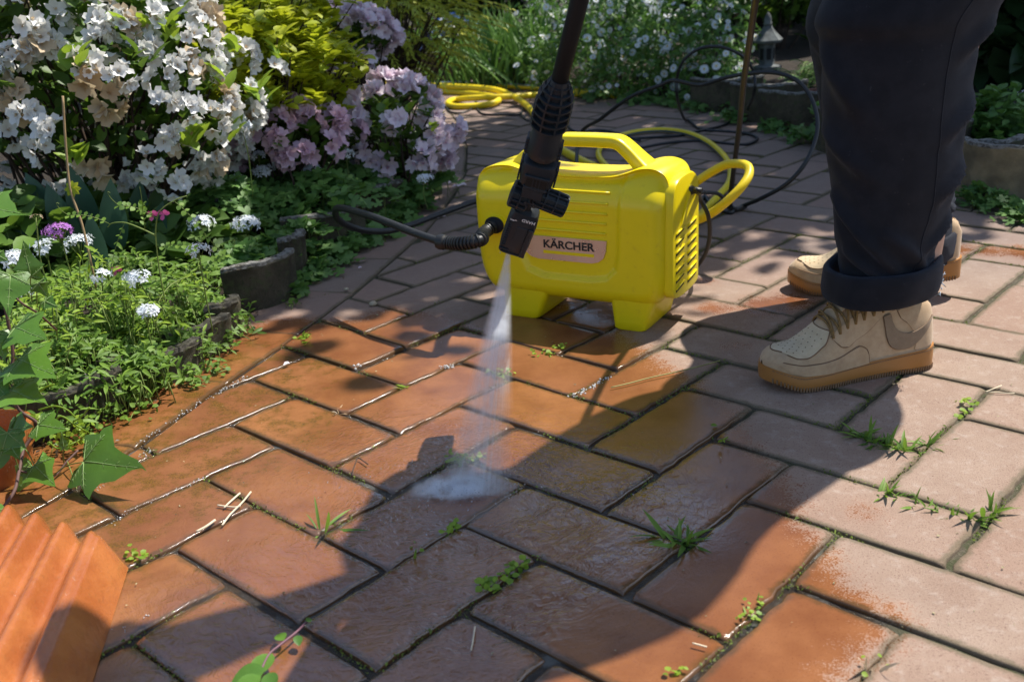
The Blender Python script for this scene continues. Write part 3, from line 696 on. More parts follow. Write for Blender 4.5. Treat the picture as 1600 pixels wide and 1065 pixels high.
for sg in (-1, 1):
    m = MB(); lbox(m, 4+sg*23, 148, 0, 3.6, 12, 9, 1.5); m.build('locking_lug', M_BLK, bay, angle=35)
    m = MB()
    for q in (142, 148, 154): lbox(m, 4+sg*23.6, q, 4, 3.6, 1.4, 6, .4)
    m.build('lug_rib', M_BLK, bay, smooth=False)
m = MB(); prof = [(17,180)]
m.lathe([(r*PX, w*PW) for r, w in ((20,182),(20.5,200),(20,220),(16,238),(13.4,246),(12.6,248))], ll(3, 0, 0), lw, 32)
for i, w in enumerate((183, 193.5, 204, 214.5, 224.5, 233.5, 241)):
    r_ = (27, 27.5, 27.5, 27, 25.5, 21.5, 16.5)[i]; m.lathe([(15*PX,(w-1.6)*PW),(r_*PX,(w-1.3)*PW),(r_*PX,(w+1.3)*PW),(13*PX,(w+1.6)*PW)], ll(3, 0, 0), lw, 32)
for k in range(8):
    a = 2*math.pi*(k+.55)/8; rv = ln*math.cos(a)+lu*math.sin(a)
    m.loft([[ll(3, w, 0)+rv*q*PX+np.cross(lw, rv)*e*1.3*PX for q, e in ((12,-1),(r_,-1),(r_,1),(12,1))] for w, r_ in ((182,26.6),(205,27.2),(218,26.5),(233,21.5),(247,13.6))])
m.build('ribbed_coupling', M_BLK, lance, angle=30)
M_TUBE = plastic('matt_black_tube', (.016, .021, .028), .55, .2, 1200, spec=.12)
LEND = ll(3, 245, 0)+lw*(LLEN+.50-245*PW)
m = MB(); m.lathe([(11.6*PX, 0), (11.9*PX, .2), (13.0*PX, LLEN+.50-245*PW)], ll(3, 245, 0), lw, 24); m.build('lance_tube', M_TUBE, lance)
# water jet: fine droplets and mist, a narrow fan between nozzle and bricks
# ------------------------------------------------------------------ trigger gun at the top of the lance (above the frame)
gun = thing('trigger_gun', LEND, 'black trigger gun held in both hands at the top of the lance', 'trigger gun')
gd = np.array([.30, .22, .16]); gd /= np.linalg.norm(gd)
m = MB(); m.tube([LEND-lw*.03, LEND+lw*.05, LEND+lw*.10+gd*.03, LEND+lw*.10+gd*.16], [.019, .022, .024, .019], 16); m.build('barrel', M_BLK, gun)
m = MB(); m.tube([LEND+lw*.10+gd*.10, LEND+lw*.05+gd*.15+np.array([0,0,-.05]), LEND+gd*.18+np.array([0,0,-.11])], [.02, .018, .017], 14); m.build('grip', M_BLK, gun)
m = MB(); m.tube(spline([LEND+lw*.08+gd*.08, LEND+lw*.02+gd*.09+np.array([0,0,-.03]), LEND+gd*.12+np.array([0,0,-.08])], 5), .006, 8); m.build('trigger', M_YEL, gun)
GRIP = LEND+gd*.18+np.array([0, 0, -.11])
hose('gun_hose', [GRIP, GRIP+np.array([.02,.05,-.10]), D(1196,-60,1.74), D(1181,0,1.80), D(1172,60,1.90), D(1162,130,2.05), D(1155,200,2.24), D(1147,260,2.44), D(1142,300,2.56), G(1141,320,.012), G(1150,327,.008), G(1165,322,.007)],
     .0062, 'straight dark hose dropping from the hands to the bricks right of the washer', 'hose', plastic('dusty_rubber', (.035,.03,.025), .5, .2, 500, dirt=(.12,.10,.08)))

# ------------------------------------------------------------------ the person
M_DENIM = None
t = NT('navy_twill'); p = t.pos; n1 = t.noise(p, 30, 5, .6); n2 = t.noise(p, 700, 3, .6)
wv = t.n('TexWave', {'Scale': 900.0, 'Distortion': .6}, bands_direction='DIAGONAL'); t.L(p, wv.inputs['Vector'])
base = t.mix(t.mr(n1, .35, .7), (.0075, .0080, .0125), (.0135, .0140, .020)); base = t.mix(t.math('MULTIPLY', t.mr(t.noise(p, 160, 3, .6), .68, .74), .5), base, (.06, .06, .065))
t.pbsdf(Base_Color=base, Roughness=.78, Sheen_Weight=.12, Sheen_Roughness=.45, Sheen_Tint=(.5,.6,.85,1), Specular_IOR_Level=.3, Normal=t.bump(t.math('ADD', t.math('MULTIPLY', wv.outputs['Fac'], .5), n2), .45, .0008))
M_DENIM = t.m
def suede(name, a, b, dk):
    t = NT(name); p = t.pos; n1 = t.noise(p, 45, 6, .65); n2 = t.noise(p, 1300, 3, .7)
    base = t.mix(t.mr(n1, .3, .72), a, b); base = t.mix(t.math('MULTIPLY', t.mr(t.noise(p, 24, 5, .7), .5, .72), .45), base, dk)
    t.pbsdf(Base_Color=base, Roughness=.9, Sheen_Weight=.25, Specular_IOR_Level=.2, Normal=t.bump(n2, .5, .0009)); return t.m
M_SUEDE = suede('wheat_suede', (.47,.315,.18), (.56,.40,.245), (.33,.21,.12))
M_TOE = suede('pale_toe_suede', (.58,.44,.27), (.66,.52,.34), (.44,.30,.17))
M_MARK = suede('taupe_suede', (.25,.175,.11), (.31,.22,.14), (.20,.135,.085))
M_SEAM = mat_simple('dark_seam', (.20,.12,.065), .9)
M_GUM = plastic('gum_rubber', (.38,.165,.04), .42, .25, 260, dirt=(.30,.15,.05))
M_LACE = mat_simple('ochre_lace', (.215,.125,.04), .9, .15, 200, .6)
M_SKIN = mat_simple('skin', (.55,.33,.24), .5); M_HAIR = mat_simple('dark_hair', (.02,.013,.009), .6)
M_JACK = mat_simple('dark_jacket_cloth', (.03,.032,.04), .85)

person = thing('person', (.67, 1.72, 0), 'person in navy trousers with rolled cuffs and tan suede trainers, standing on the bricks', 'person')

FOLDS = [(3.25,.30,4.7,.185,.011,.013),(3.5,.215,5.1,.150,.010,.012),(3.3,.165,4.4,.130,.008,.010),(4.4,.25,5.7,.17,.010,.008),(5.85,.44,5.1,.385,.012,.009),(5.9,.345,5.1,.295,.010,.009),(5.9,.265,5.2,.215,.009,.009),(5.9,.55,5.2,.50,.013,.008),(3.2,.40,4.2,.33,.014,.008),(3.2,.52,4.1,.42,.018,.008),(5.9,.20,5.1,.165,.008,.008)]
def trouser_leg(rings, seed, folds):
    out = []
    for i, (c, rx, ry, yaw) in enumerate(rings):
        c = np.array(c); ca, sa = math.cos(yaw), math.sin(yaw); ring = []
        for k in range(72):
            a = 2*math.pi*k/72; x, y = math.cos(a)*rx, math.sin(a)*ry
            z = c[2]; ph = a*2+seed
            nz = mnoise.noise(Vector((math.cos(a)*1.7+seed, math.sin(a)*1.7, z*6)))
            dn = mnoise.noise(Vector((math.cos(a)*1.3+seed*3, math.sin(a)*1.3, z*16-abs(math.cos(a))*1.2)))
            lowf = float(sstep(.40, .12, z)); g = 1+.035*nz+.045*dn*folds*(.35+1.4*lowf)
            g += .012*lowf*math.sin(z*150+3*math.sin(a+seed))
            # pressed side seam
            g += .010*math.exp(-((a-5.15) % (2*math.pi))**2/.004)
            for f0, g0, f1, g1, wd, am in FOLDS:
                tq = min(1, max(0, ((a-f0)*(f1-f0)*.01+(z-g0)*(g1-g0))/((f1-f0)**2*.01+(g1-g0)**2))); da = (a-f0-tq*(f1-f0))*.1; dz_ = z-g0-tq*(g1-g0); e_ = math.sqrt(da*da+dz_*dz_)
                if e_ < wd*3: g += 1.5*folds*am/.09*math.sin(math.pi*min(1, max(0, tq*.8+.15)))*(math.exp(-(e_/wd)**2)-.55*math.exp(-((dz_+wd*1.5)/wd)**2-(da/wd)**2*.3)*(1 if dz_ < 0 else 0))
            ring.append((c[0]+g*(x*ca-y*sa), c[1]+g*(x*sa+y*ca), z+.006*dn*lowf))
        out.append(ring)
    return out
def ringlist(keys, n=60):
    zs = np.array([k[0][2] for k in keys]); A = np.array([[*k[0], k[1], k[2], k[3]] for k in keys]); tt = np.linspace(0, len(keys)-1, n)
    sp = spline([A[i, :3] for i in range(len(A))], 12); q = np.linspace(0, len(keys)-1, len(sp))
    return [(np.array([np.interp(x, q, sp[:, j]) for j in range(3)]), *[np.interp(x, range(len(keys)), A[:, j]) for j in (3, 4, 5)]) for x in tt]
def kpx(v, ul, ur, Y, ryf, yaw=0.0):
    a = D(ul, v, Y); b = D(ur, v, Y); c = (a+b)/2; rx = (b[0]-a[0])/2; return ((c[0], Y, c[2]), rx, rx*ryf, yaw)
HIPL = (.735, 1.62, .93); HIPR = (.745, 1.80, .93)
near = [((.83,1.68,.96), .16, .15, 0), ((.80,1.62,.86), .155, .13, 0), ((.735,1.56,.74), .150, .118, 0), kpx(0, 1284, 1562, 1.535, .80), kpx(60, 1286, 1527, 1.535, .82), kpx(130, 1287, 1512, 1.535, .84), kpx(200, 1290, 1502, 1.535, .86), kpx(300, 1301, 1486, 1.535, .9), kpx(365, 1306, 1460, 1.535, 1.0), kpx(405, 1315, 1444, 1.535, 1.1), kpx(440, 1317, 1442, 1.535, 1.1), kpx(452, 1320, 1440, 1.535, 1.1)]
far_ = [((.85,1.78,.96), .155, .15, 0), ((.84,1.82,.86), .145, .12, 0), ((.80,1.86,.74), .135, .11, 0), kpx(0, 1268, 1500, 1.90, .85), kpx(100, 1277, 1492, 1.90, .85), kpx(180, 1290, 1486, 1.90, .85), kpx(280, 1330, 1484, 1.90, .9), kpx(340, 1345, 1482, 1.90, 1.0), kpx(385, 1350, 1482, 1.90, 1.05), kpx(400, 1350, 1482, 1.90, 1.05)]
m = MB(); m.loft(trouser_leg(ringlist(near, 110), .7, 1.0)); m.loft(trouser_leg(ringlist(far_, 80), 4.1, 1.0))
m.lathe([(.10,-.06),(.165,-.03),(.175,.04),(.165,.10),(.155,.15),(.13,.16)], (.85, 1.72, .90), seg=32, sx=.95, sy=1.12)
trous = m.build('trousers', M_DENIM, person)
def seam(leg, a0, r):
    m = MB(); R = trouser_leg(ringlist(leg, 110), .7, 1.0); m.tube([np.array(q[a0]) for q in R], r, 5); return m
sm = seam(near, 58, .0011); sm.build('side_seam', M_DENIM, trous)
def cuff(c, rx, ry, h, tilt, seed, th=.006):
    rg = []
    prof = [(0.0,-.004),(.35,-.006),(.75,-.004),(.97,0),(1.0,.004),(1.0,.009),(.94,.010),(.5,.008),(.05,.007),(0,.004)]
    for t_, rr in [(0, .0), (.08, .004), (.3, .0065), (.7, .0065), (.93, .005), (1.0, .001), (1.0,-.004), (.9, -.007), (.5,-.008), (.05, -.008), (0,-.004)]:
        ring = []
        for k in range(72):
            a = 2*math.pi*k/72; z = c[2]+h*(t_-.5)+tilt*math.cos(a)+.005*mnoise.noise(Vector((math.cos(a)*1.5, math.sin(a)*1.5, seed+t_)))
            g = rr+.004*mnoise.noise(Vector((math.cos(a)*2, math.sin(a)*2, seed+t_*1.5)))
            ring.append((c[0]+(rx+g)*math.cos(a), c[1]+(ry+g)*math.sin(a), z))
        rg.append(ring)
    m = MB(); m.loft(rg+[rg[0]], caps=False); return m
cL = np.array(kpx(440, 1296, 1458, 1.535, 1)[0]); cm = cuff(cL+[0,0,.010], .084, .082, .054, .010, 1.0)
M_CUFF = mat_simple('navy_twill_inside', (.011,.0125,.019), .85, .2, 60, .5, sheen=.1, bscale=900)
cf = cm.build('rolled_cuff', M_DENIM, trous)
m = MB()
for i in range(18):       # frayed light threads at the back corner of the cuff
    a = RNG.uniform(-.5, .0); P = cL+np.array([.089*math.cos(a), .087*math.sin(a), RNG.uniform(-.018, .034)]); m.tube([P, P+RNG.normal(0, .003, 3), P+RNG.normal(0, .005, 3)], .0005, 4)
m.build('frayed_thread', mat_simple('pale_blue_thread', (.35,.42,.5), .9), cf)
cuff(np.array(kpx(378, 1350, 1482, 1.90, 1)[0]), .085, .085, .05, .004, 5.0).build('rolled_cuff', M_DENIM, trous)

# ---- shoes
def smooth_table(X, Y, n=12):
    sp = spline([(a, b, 0) for a, b in zip(X, Y)], n); return sp[:,0], sp[:,1]
OX, OY = smooth_table([0,.15,.3,.5,.68,.8,1.0], [.034,.037,.037,.042,.0505,.0520,.050])
_, IY = smooth_table([0,.15,.3,.5,.68,.8,1.0], [.033,.036,.034,.035,.0445,.0465,.045])
HX, HY = smooth_table([0,.04,.12,.3,.45,.55,.61,.68,.73,.79,.87,.93,.97,1.0], [.088,.110,.119,.122,.124,.121,.109,.091,.079,.0675,.060,.052,.042,.030])
def shoe(toe, heel, heel_z, side, knot=True):
    """toe, heel: ground points; side=+1 when the outer side faces the camera"""
    toe = np.array([*toe, 0.0]); heel = np.array([*heel, heel_z]); L = np.linalg.norm((toe-heel)[:2]); fx = (toe-heel); fx[2] = 0; fx /= np.linalg.norm(fx)
    fy = np.cross((0,0,1), fx)*side*-1            # to the outer side
    if side*1 and fy@np.array([0,-1,0]) < 0 and side > 0: fy = -fy
    bend = heel_z/.29
    def W(x, y, z):                                # x from heel to toe 0..1
        lift = heel_z*float(sstep(.78, .0, x))**1.1+(.014*float(sstep(.80, 1.0, x))); return heel+np.array([0,0,-heel_z])+fx*x*L+fy*y+np.array([0,0,z+lift])
    def half(x):                                   # sole half width (outer, inner)
        k = math.sqrt(max(.004, 1-max(0, (x-.80)/.20)**2.3))*math.sqrt(max(.004, 1-max(0, (.11-x)/.11)**2.2))
        return float(np.interp(x, OX, OY))*k, float(np.interp(x, OX, IY))*k
    def soleh(x): return float(np.interp(x, [0,.1,.3,.5,.7,.9,1], [.040,.038,.033,.030,.027,.025,.024]))
    xs = np.concatenate([[0,.003,.008,.016,.03,.045], np.linspace(.06, .92, 46), [.94,.955,.968,.98,.989,.995,.998,1.0]])
    me = MB(); rg = []
    NA = 30
    for x in xs:                                   # sole
        o, i = half(x); h = soleh(x); ring = []
        for fy_, fz in ((-.0,0),(-.9,0),(-.985,.003),(-1.02,.3),(-1.03,.55),(-1.0,.8),(-.985,1),(-.8,1.0),(0,1.0),(.8,1.0),(.985,1),(1.0,.8),(1.03,.55),(1.02,.3),(.985,.003),(.9,0)):
            y = fy_*(o if fy_ > 0 else i); z = fz*h if fz not in (.003,) else .003
            ring.append(W(x+(0), y, z))
        rg.append(ring)
    me.loft(rg); so = me.build('sole', M_GUM, None, angle=50)
    # tread notches and stitching around the sole
    mt = MB(); ms = MB()
    for x in np.linspace(.03, .97, 62):
        for sg in (1, -1):
            o, i = half(x); o2, i2 = half(min(1, x+.01)); y = sg*(o if sg > 0 else i)*1.0; dy = sg*((o2-o) if sg > 0 else (i2-i))/.01/L
            tx = fx+fy*dy; tx /= np.linalg.norm(tx); nx_ = np.cross(tx, (0,0,1)); R = np.c_[tx, nx_, np.cross(tx, nx_)]
            mt.box(W(x, y*1.0, .0045), (.0011, .0016, .0040), np.c_[tx, nx_, np.array([0,0,1.])])
            ms.box(W(x, y*.99, soleh(x)-.003), (.0019, .0009, .0006), np.c_[tx, nx_, np.array([0,0,1.])])
    t1 = mt.build('tread_notch', M_SEAM, None, smooth=False); t2 = ms.build('stitching', M_SEAM, None, smooth=False)
    # upper
    def H(x): return float(np.interp(x, HX, HY))
    def upper(x, th, off=0.0):
        o, i = half(x); z0 = soleh(x)-.004; h = H(x)-z0; c_, s_ = math.cos(th), math.sin(th)
        low = float(sstep(.42, .75, x)); e1 = .42+.42*low; e2 = .95-.22*low
        w = (o if c_ > 0 else i)*(.965+0*low); slim = 1-(.30-.02*low)*abs(s_)**1.6*(1-low*.9)
        y = math.copysign(abs(c_)**e1, c_)*w*slim; z = z0+h*abs(s_)**e2
        P = W(x*.982+.012-.0*s_, y, z); return P
    def upn(x, th):
        e = .004; a = upper(min(1, x+e), th)-upper(max(0, x-e), th); b = upper(x, th+.02)-upper(x, th-.02); n_ = np.cross(a, b); n_ /= np.linalg.norm(n_)+1e-12
        c = W(x, 0, .04); return n_ if n_@(upper(x, th)-c) > 0 else -n_
    me = MB(); TH = np.linspace(-.05, math.pi+.05, 44); xs2 = np.concatenate([[0.0,.003,.008,.02,.04], np.linspace(.07, .92, 58), [.94,.955,.968,.98,.989,.995,.998,1.0]])
    V = [upper(x, th) for x in xs2 for th in TH]; n = len(TH)
    me.add(V, [(i*n+k, i*n+k+1, (i+1)*n+k+1, (i+1)*n+k) for i in range(len(xs2)-1) for k in range(n-1)]); up = me.build('upper', M_SUEDE, None)
    def th_at(x, z, sg=1):                         # angle on the side for a height
        lo, hi = 0.0, math.pi/2
        for _ in range(24):
            mid = (lo+hi)/2; q = upper(x, mid if sg > 0 else math.pi-mid); base = W(x, 0, 0)
            if q[2]-base[2] < z: lo = mid
            else: hi = mid
        return lo if sg > 0 else math.pi-lo
    def patch(poly, off, name, mat, sg=1, n=26, side_only=True):
        """raised overlay: polygon in (x, z) of the shoe's side"""
        P = np.array(poly, float); x0, x1 = P[:,0].min(), P[:,0].max(); z0, z1 = P[:,1].min(), P[:,1].max(); mb = MB(); bm = bmesh.new()
        vs = [bm.verts.new((p_[0], p_[1], 0)) for p_ in poly]; bm.faces.new(vs); vs = None
        for k in range(1, n): bmesh.ops.bisect_plane(bm, geom=[*bm.verts]+[*bm.edges]+[*bm.faces], plane_co=(x0+(x1-x0)*k/n, 0, 0), plane_no=(1,0,0))
        for k in range(1, n//2): bmesh.ops.bisect_plane(bm, geom=[*bm.verts]+[*bm.edges]+[*bm.faces], plane_co=(0, z0+(z1-z0)*k/(n//2), 0), plane_no=(0,1,0))
        bm.verts.index_update(); bm.verts.ensure_lookup_table(); V = []; nv = len(bm.verts)
        pts = [(v.co.x, v.co.y) for v in bm.verts]; th = [th_at(a, b, sg) for a, b in pts]; nn = [upn(a, t_) for (a, b), t_ in zip(pts, th)]; b0 = [upper(a, t_) for (a, b), t_ in zip(pts, th)]
        V = [p_+q*off for p_, q in zip(b0, nn)]+[p_-q*.001 for p_, q in zip(b0, nn)]
        Fs = [tuple(v.index for v in f.verts) for f in bm.faces]+[(e.verts[0].index, e.verts[1].index, nv+e.verts[1].index, nv+e.verts[0].index) for e in bm.edges if len(e.link_faces) == 1]
        mb.add(V, Fs); bm.free(); return mb.build(name, mat, None, angle=50)
    def line(pts, r, name, mat=M_SEAM, sg=1, off=.0002, ang=False):
        sp = spline([(a, b, 0) for a, b in pts], 8); mb = MB(); mb.tube([upper(a, (b if ang else th_at(a, b, sg)))+upn(a, (b if ang else th_at(a, b, sg)))*off for a, b, _ in sp], r, 5); return mb.build(name, mat, None)
    parts = [so, t1, t2, up]
    sg = 1
    sw = [(.342,.100),(.337,.086),(.331,.070),(.318,.058),(.297,.050),(.268,.0455),(.225,.0445),(.180,.047),(.125,.058),(.075,.074),(.036,.090),(.075,.083),(.115,.076),(.16,.071),(.20,.0695),(.23,.071),(.256,.075),(.276,.081),(.290,.091),(.300,.103)]
    parts.append(patch(sw, .0030, 'side_mark', M_MARK, sg))
    for sgn in (1, -1):
        parts.append(patch([(.66,.080),(.61,.066),(.565,.064),(.52,.072),(.46,.079),(.42,.086),(.375,.096),(.33,.104),(.27,.108),(.22,.113),(.24,.119),(.33,.1185),(.45,.114),(.55,.104),(.62,.092)], .0018, 'eyelet_panel', M_SUEDE, sgn))
        parts.append(patch([(.435,.030),(.44,.044),(.455,.054),(.50,.060),(.56,.0545),(.60,.050),(.64,.047),(.72,.044),(.80,.043),(.87,.041),(.93,.038),(.95,.033),(.90,.028),(.7,.026),(.5,.028)], .0016, 'toe_guard', M_SUEDE, sgn))
        parts.append(patch([(.02,.045),(.16,.041),(.150,.056),(.158,.068),(.20,.086),(.235,.094),(.25,.106),(.2,.112),(.10,.117),(.03,.110)], .0014, 'heel_panel', M_SUEDE, sgn))
    parts.append(line(sw+[sw[0]], .0008, 'mark_stitching', sg=sg, off=.0012))
    # toe cap with holes: a pale patch over the top of the toe
    cap = MB(); rows = []
    for x in np.linspace(.655, .915, 16):
        wth = float(np.interp(x, [.655,.69,.78,.86,.895,.915], [.55,.80,.92,.84,.66,.42])); rows.append([(x+.030*(1-q*q), math.pi/2+q*wth) for q in np.linspace(-1, 1, 17)])
    V = [upper(min(x, .985), th)+upn(min(x, .985), th)*.0010 for r in rows for x, th in r]; cap.add(V, [(i*17+k, i*17+k+1, (i+1)*17+k+1, (i+1)*17+k) for i in range(15) for k in range(16)])
    co = cap.build('toe_box', M_TOE, None); parts.append(co)
    for eg in ([r[0] for r in rows], [r[-1] for r in rows], rows[-1], rows[0]):
        parts.append(line([(min(x, .985), th) for x, th in eg[::2]], .0010, 'toe_stitching', off=.0009, ang=True))
    ho = MB()
    for i, x in enumerate(np.linspace(.70, .885, 8)):
        for q in np.linspace(-.62, .62, 5)+(.07 if i % 2 else -.07):
            xx = x+.016*(1-abs(q)); th = math.pi/2+q*.8; c = upper(xx, th)+upn(xx, th)*.0011; ho.lathe([(.0011, 0), (.0011, .0003)], c, upn(xx, th), 8)
    parts.append(ho.build('perforation', M_SEAM, None, smooth=False))
    for sgn in (1, -1): parts.append(line([(q, soleh(q)*.62) for q in np.linspace(.04, .96, 16)], .0008, 'sole_groove', sg=sgn)) if False else None
    # seams of the panels
    for sgn in (1, -1):
        parts.append(line([(.432,.030),(.437,.044),(.453,.055),(.50,.061),(.56,.0555)], .0009, 'seam', sg=sgn))
        parts.append(line([(.66,.082),(.61,.066),(.565,.064),(.52,.072),(.46,.079),(.42,.086),(.375,.096),(.33,.104),(.27,.108),(.22,.113)], .0010, 'eyelet_seam', sg=sgn, off=.0006))
        parts.append(line([(.255,.108),(.235,.095),(.20,.086)], .0009, 'seam', sg=sgn))
        parts.append(line([(.16,.070),(.150,.056),(.152,.040)], .0009, 'seam', sg=sgn))
        parts.append(line([(.56,.0555),(.60,.051),(.64,.048),(.72,.045),(.80,.044),(.87,.042),(.93,.039)], .0009, 'toe_seam', sg=sgn))
    # tongue and laces
    tg = MB(); rg = []
    for x, h_, w_ in ((.69,.080,.012),(.64,.098,.017),(.60,.113,.020),(.55,.130,.022),(.48,.148,.024),(.43,.154,.023),(.40,.153,.018)):
        rg.append([W(x, w_*math.cos(a), h_-.004+.005*math.sin(a)) for a in np.arange(16)*2*math.pi/16])
    tg.loft(rg); parts.append(tg.build('tongue', M_SUEDE, None))
    lc = MB(); eye = MB(); EX = [.650,.610,.565,.515,.46,.40,.34]
    EY = [(x, (.74,.72,.73,.77,.83,.90,.96)[i]) for i, x in enumerate(EX)]; pts = []
    for i, (x, th) in enumerate(EY):
        for s_ in (1, -1):
            a = th if s_ > 0 else math.pi-th; P = upper(x, a)+upn(x, a)*.0018; eye.lathe([(.0021,0),(.0021,.0005)], P-upn(x, a)*.001, upn(x, a), 8)
            for j, (dx, lift) in enumerate(((1, .010),)):
                if i+dx < len(EY):
                    x2, th2 = EY[i+dx]; b = math.pi-th2 if s_ > 0 else th2; LP_ = [upper(x+(x2-x)*q, a+(b-a)*q)+upn(x+(x2-x)*q, a+(b-a)*q)*(.0018+(.0042+.0022*s_)*math.sin(math.pi*q)) for q in np.linspace(0, 1, 9)]
                    lc.tube(spline(LP_, 3), .0021, 7)
    P = upper(EX[0], EY[0][1]); Q = upper(EX[0], math.pi-EY[0][1]); lc.tube([upper(EX[0], EY[0][1]+(math.pi-2*EY[0][1])*q)+upn(EX[0], EY[0][1]+(math.pi-2*EY[0][1])*q)*(.0018+.003*math.sin(math.pi*q)) for q in np.linspace(0, 1, 14)], .0021, 7)
    parts.append(lc.build('lace', M_LACE, None)); parts.append(eye.build('eyelet', M_SEAM, None, smooth=False))
    return parts, W
def make_shoe(toe, heel, hz, side, label):
    parts, W_ = shoe(toe, heel, hz, side)
    head = parts[3]; head.name = 'shoe'; adopt(head, person); head['label'] = label
    for q in parts:
        if q is not head: adopt(q, head)
    return W_
make_shoe((.396, 1.506), (.690, 1.560), 0.0, 1, 'near tan suede shoe, flat on the bricks')
make_shoe((.572, 1.985), (.872, 1.865), .040, 1, 'rear tan suede shoe with its heel lifted')

# ---- body above the frame: one continuous skinned figure, jacket over it
def skin_figure(name, mat, nodes, edges, parent, sub=2):
    me = bpy.data.meshes.new(name); names = list(nodes); me.from_pydata([nodes[k][0] for k in names], [(names.index(a), names.index(b)) for a, b in edges], []); me.update()
    o = bpy.data.objects.new(name, me); COL.objects.link(o); md = o.modifiers.new('skin', 'SKIN')
    for i, k in enumerate(names):
        sv = me.skin_vertices[0].data[i]; r_ = nodes[k][1]; sv.radius = (r_, r_) if np.isscalar(r_) else r_; sv.use_root = (i == 0)
    s2 = o.modifiers.new('sub', 'SUBSURF'); s2.levels = sub; s2.render_levels = sub; me.materials.append(mat)
    bpy.context.view_layer.update(); dg = bpy.context.evaluated_depsgraph_get(); m2 = bpy.data.meshes.new_from_object(o.evaluated_get(dg)); bpy.data.objects.remove(o)
    for f in m2.polygons: f.use_smooth = True
    o = bpy.data.objects.new(name, m2); COL.objects.link(o); adopt(o, parent); return o
HR = LEND+lw*.02; HG = GRIP+np.array([0, 0, .05])        # where the two hands hold lance and grip
pel = Vector((.745,1.715,.98)); 
nodes = {'pelvis': ((.86,1.72,.93), .12), 'waist': ((.79,1.67,1.05), .12), 'chest': ((.70,1.56,1.18), .14), 'upch': ((.62,1.47,1.29), .11), 'neck': ((.46,1.44,1.37), .05), 'neck2': ((.37,1.405,1.42), .048), 'head': ((.28,1.365,1.46), .078), 'crown': ((.26,1.36,1.54), .075), 'chin': ((.225,1.335,1.42), .035),
         'ls': ((.70,1.365,1.27), .06), 'le': ((.47,1.26,1.10), .045), 'lw': tuple(), 'rs': ((.475,1.57,1.28), .06), 're': ((.355,1.60,1.01), .045), 'rw': tuple()}
lwp = Vector(HR)*.82+Vector((.47,1.26,1.10))*.18; rwp = Vector(HG)*.82+Vector((.355,1.60,1.01))*.18
nodes['lw'] = (tuple(lwp), .028); nodes['rw'] = (tuple(rwp), .028); nodes['lp'] = (tuple(Vector(HR)+Vector((0,.0,.02))), (.035, .022)); nodes['rp'] = (tuple(Vector(HG)+Vector((0,.02,.0))), (.035, .022))
nodes['kl'] = ((.66,1.54,.55), .055); nodes['hl'] = ((.735,1.63,.90), .085); nodes['al'] = ((.645,1.537,.14), .036); nodes['kr'] = ((.745,1.88,.52), .055); nodes['hr'] = ((.745,1.80,.90), .085); nodes['ar'] = ((.82,1.89,.16), .036)
ed = [('pelvis','waist'),('waist','chest'),('chest','upch'),('upch','neck'),('neck','neck2'),('neck2','head'),('head','crown'),('head','chin'),('upch','ls'),('ls','le'),('le','lw'),('lw','lp'),('upch','rs'),('rs','re'),('re','rw'),('rw','rp'),('pelvis','hl'),('hl','kl'),('kl','al'),('pelvis','hr'),('hr','kr'),('kr','ar')]
bodyo = skin_figure('body', M_SKIN, nodes, ed, person)
jn = {k: (nodes[k][0], nodes[k][1]*1.12+.012 if np.isscalar(nodes[k][1]) else nodes[k][1]) for k in ('waist','chest','upch','ls','le','lw','rs','re','rw','pelvis')}
jn['waist'] = (jn['waist'][0], (.22,.20)); jn['chest'] = (jn['chest'][0], (.195,.19)); jn['pelvis'] = (jn['pelvis'][0], (.19,.18)); jn['neck'] = (nodes['neck'][0], .155); jn['upch'] = (jn['upch'][0], (.14,.14))
jn['le'] = ((.45,1.29,1.13), .135); jn['re'] = (jn['re'][0], .065); jn['ls'] = (jn['ls'][0], .12); jn['rs'] = (jn['rs'][0], .085); jn['lw'] = (jn['lw'][0], .045); jn['rw'] = (jn['rw'][0], .045)
jn = {k: jn[k] for k in ('pelvis','waist','chest','upch','neck','ls','le','lw','rs','re','rw')}
skin_figure('jacket', M_JACK, jn, [e for e in ed if e[0] in jn and e[1] in jn], person)
# head details
hd = np.array([.275, 1.365, 1.475]); fw_ = np.array([-.72, -.4, -.55]); fw_ /= np.linalg.norm(fw_); sdv = np.cross(fw_, (0,0,1)); sdv /= np.linalg.norm(sdv); upv = np.cross(sdv, fw_)
m = MB(); m.lathe([(.0,-.02),(.085,-.015),(.095,.02),(.092,.05),(.075,.08),(.04,.10),(.0,.104)], hd+np.array([.02,0,.01]), upv, 24, sx=1.05); m.build('hair', M_HAIR, person)
m = MB(); m.tube([hd+fw_*.075+upv*.01, hd+fw_*.098-upv*.022, hd+fw_*.08-upv*.03], [.008,.012,.008], 8)
for s_ in (-1, 1):
    m.lathe([(.004,-.01),(.02,-.006),(.024,0),(.014,.005)], hd+sdv*s_*.082-fw_*.0-upv*.01, sdv*s_, 12, sx=.6)
m.build('nose_and_ears', M_SKIN, bodyo)
m = MB()
for s_ in (-1, 1): m.lathe([(.0,-.004),(.009,0),(.006,.004),(.0,.005)], hd+fw_*.078+sdv*s_*.032+upv*.004, fw_, 12)
m.build('eye', M_WHT, bodyo)
m = MB(); m.tube([hd+fw_*.080-upv*.052+sdv*.022, hd+fw_*.088-upv*.052, hd+fw_*.080-upv*.052-sdv*.022], .004, 6); m.build('mouth', mat_simple('lips', (.45,.16,.13), .5), bodyo)
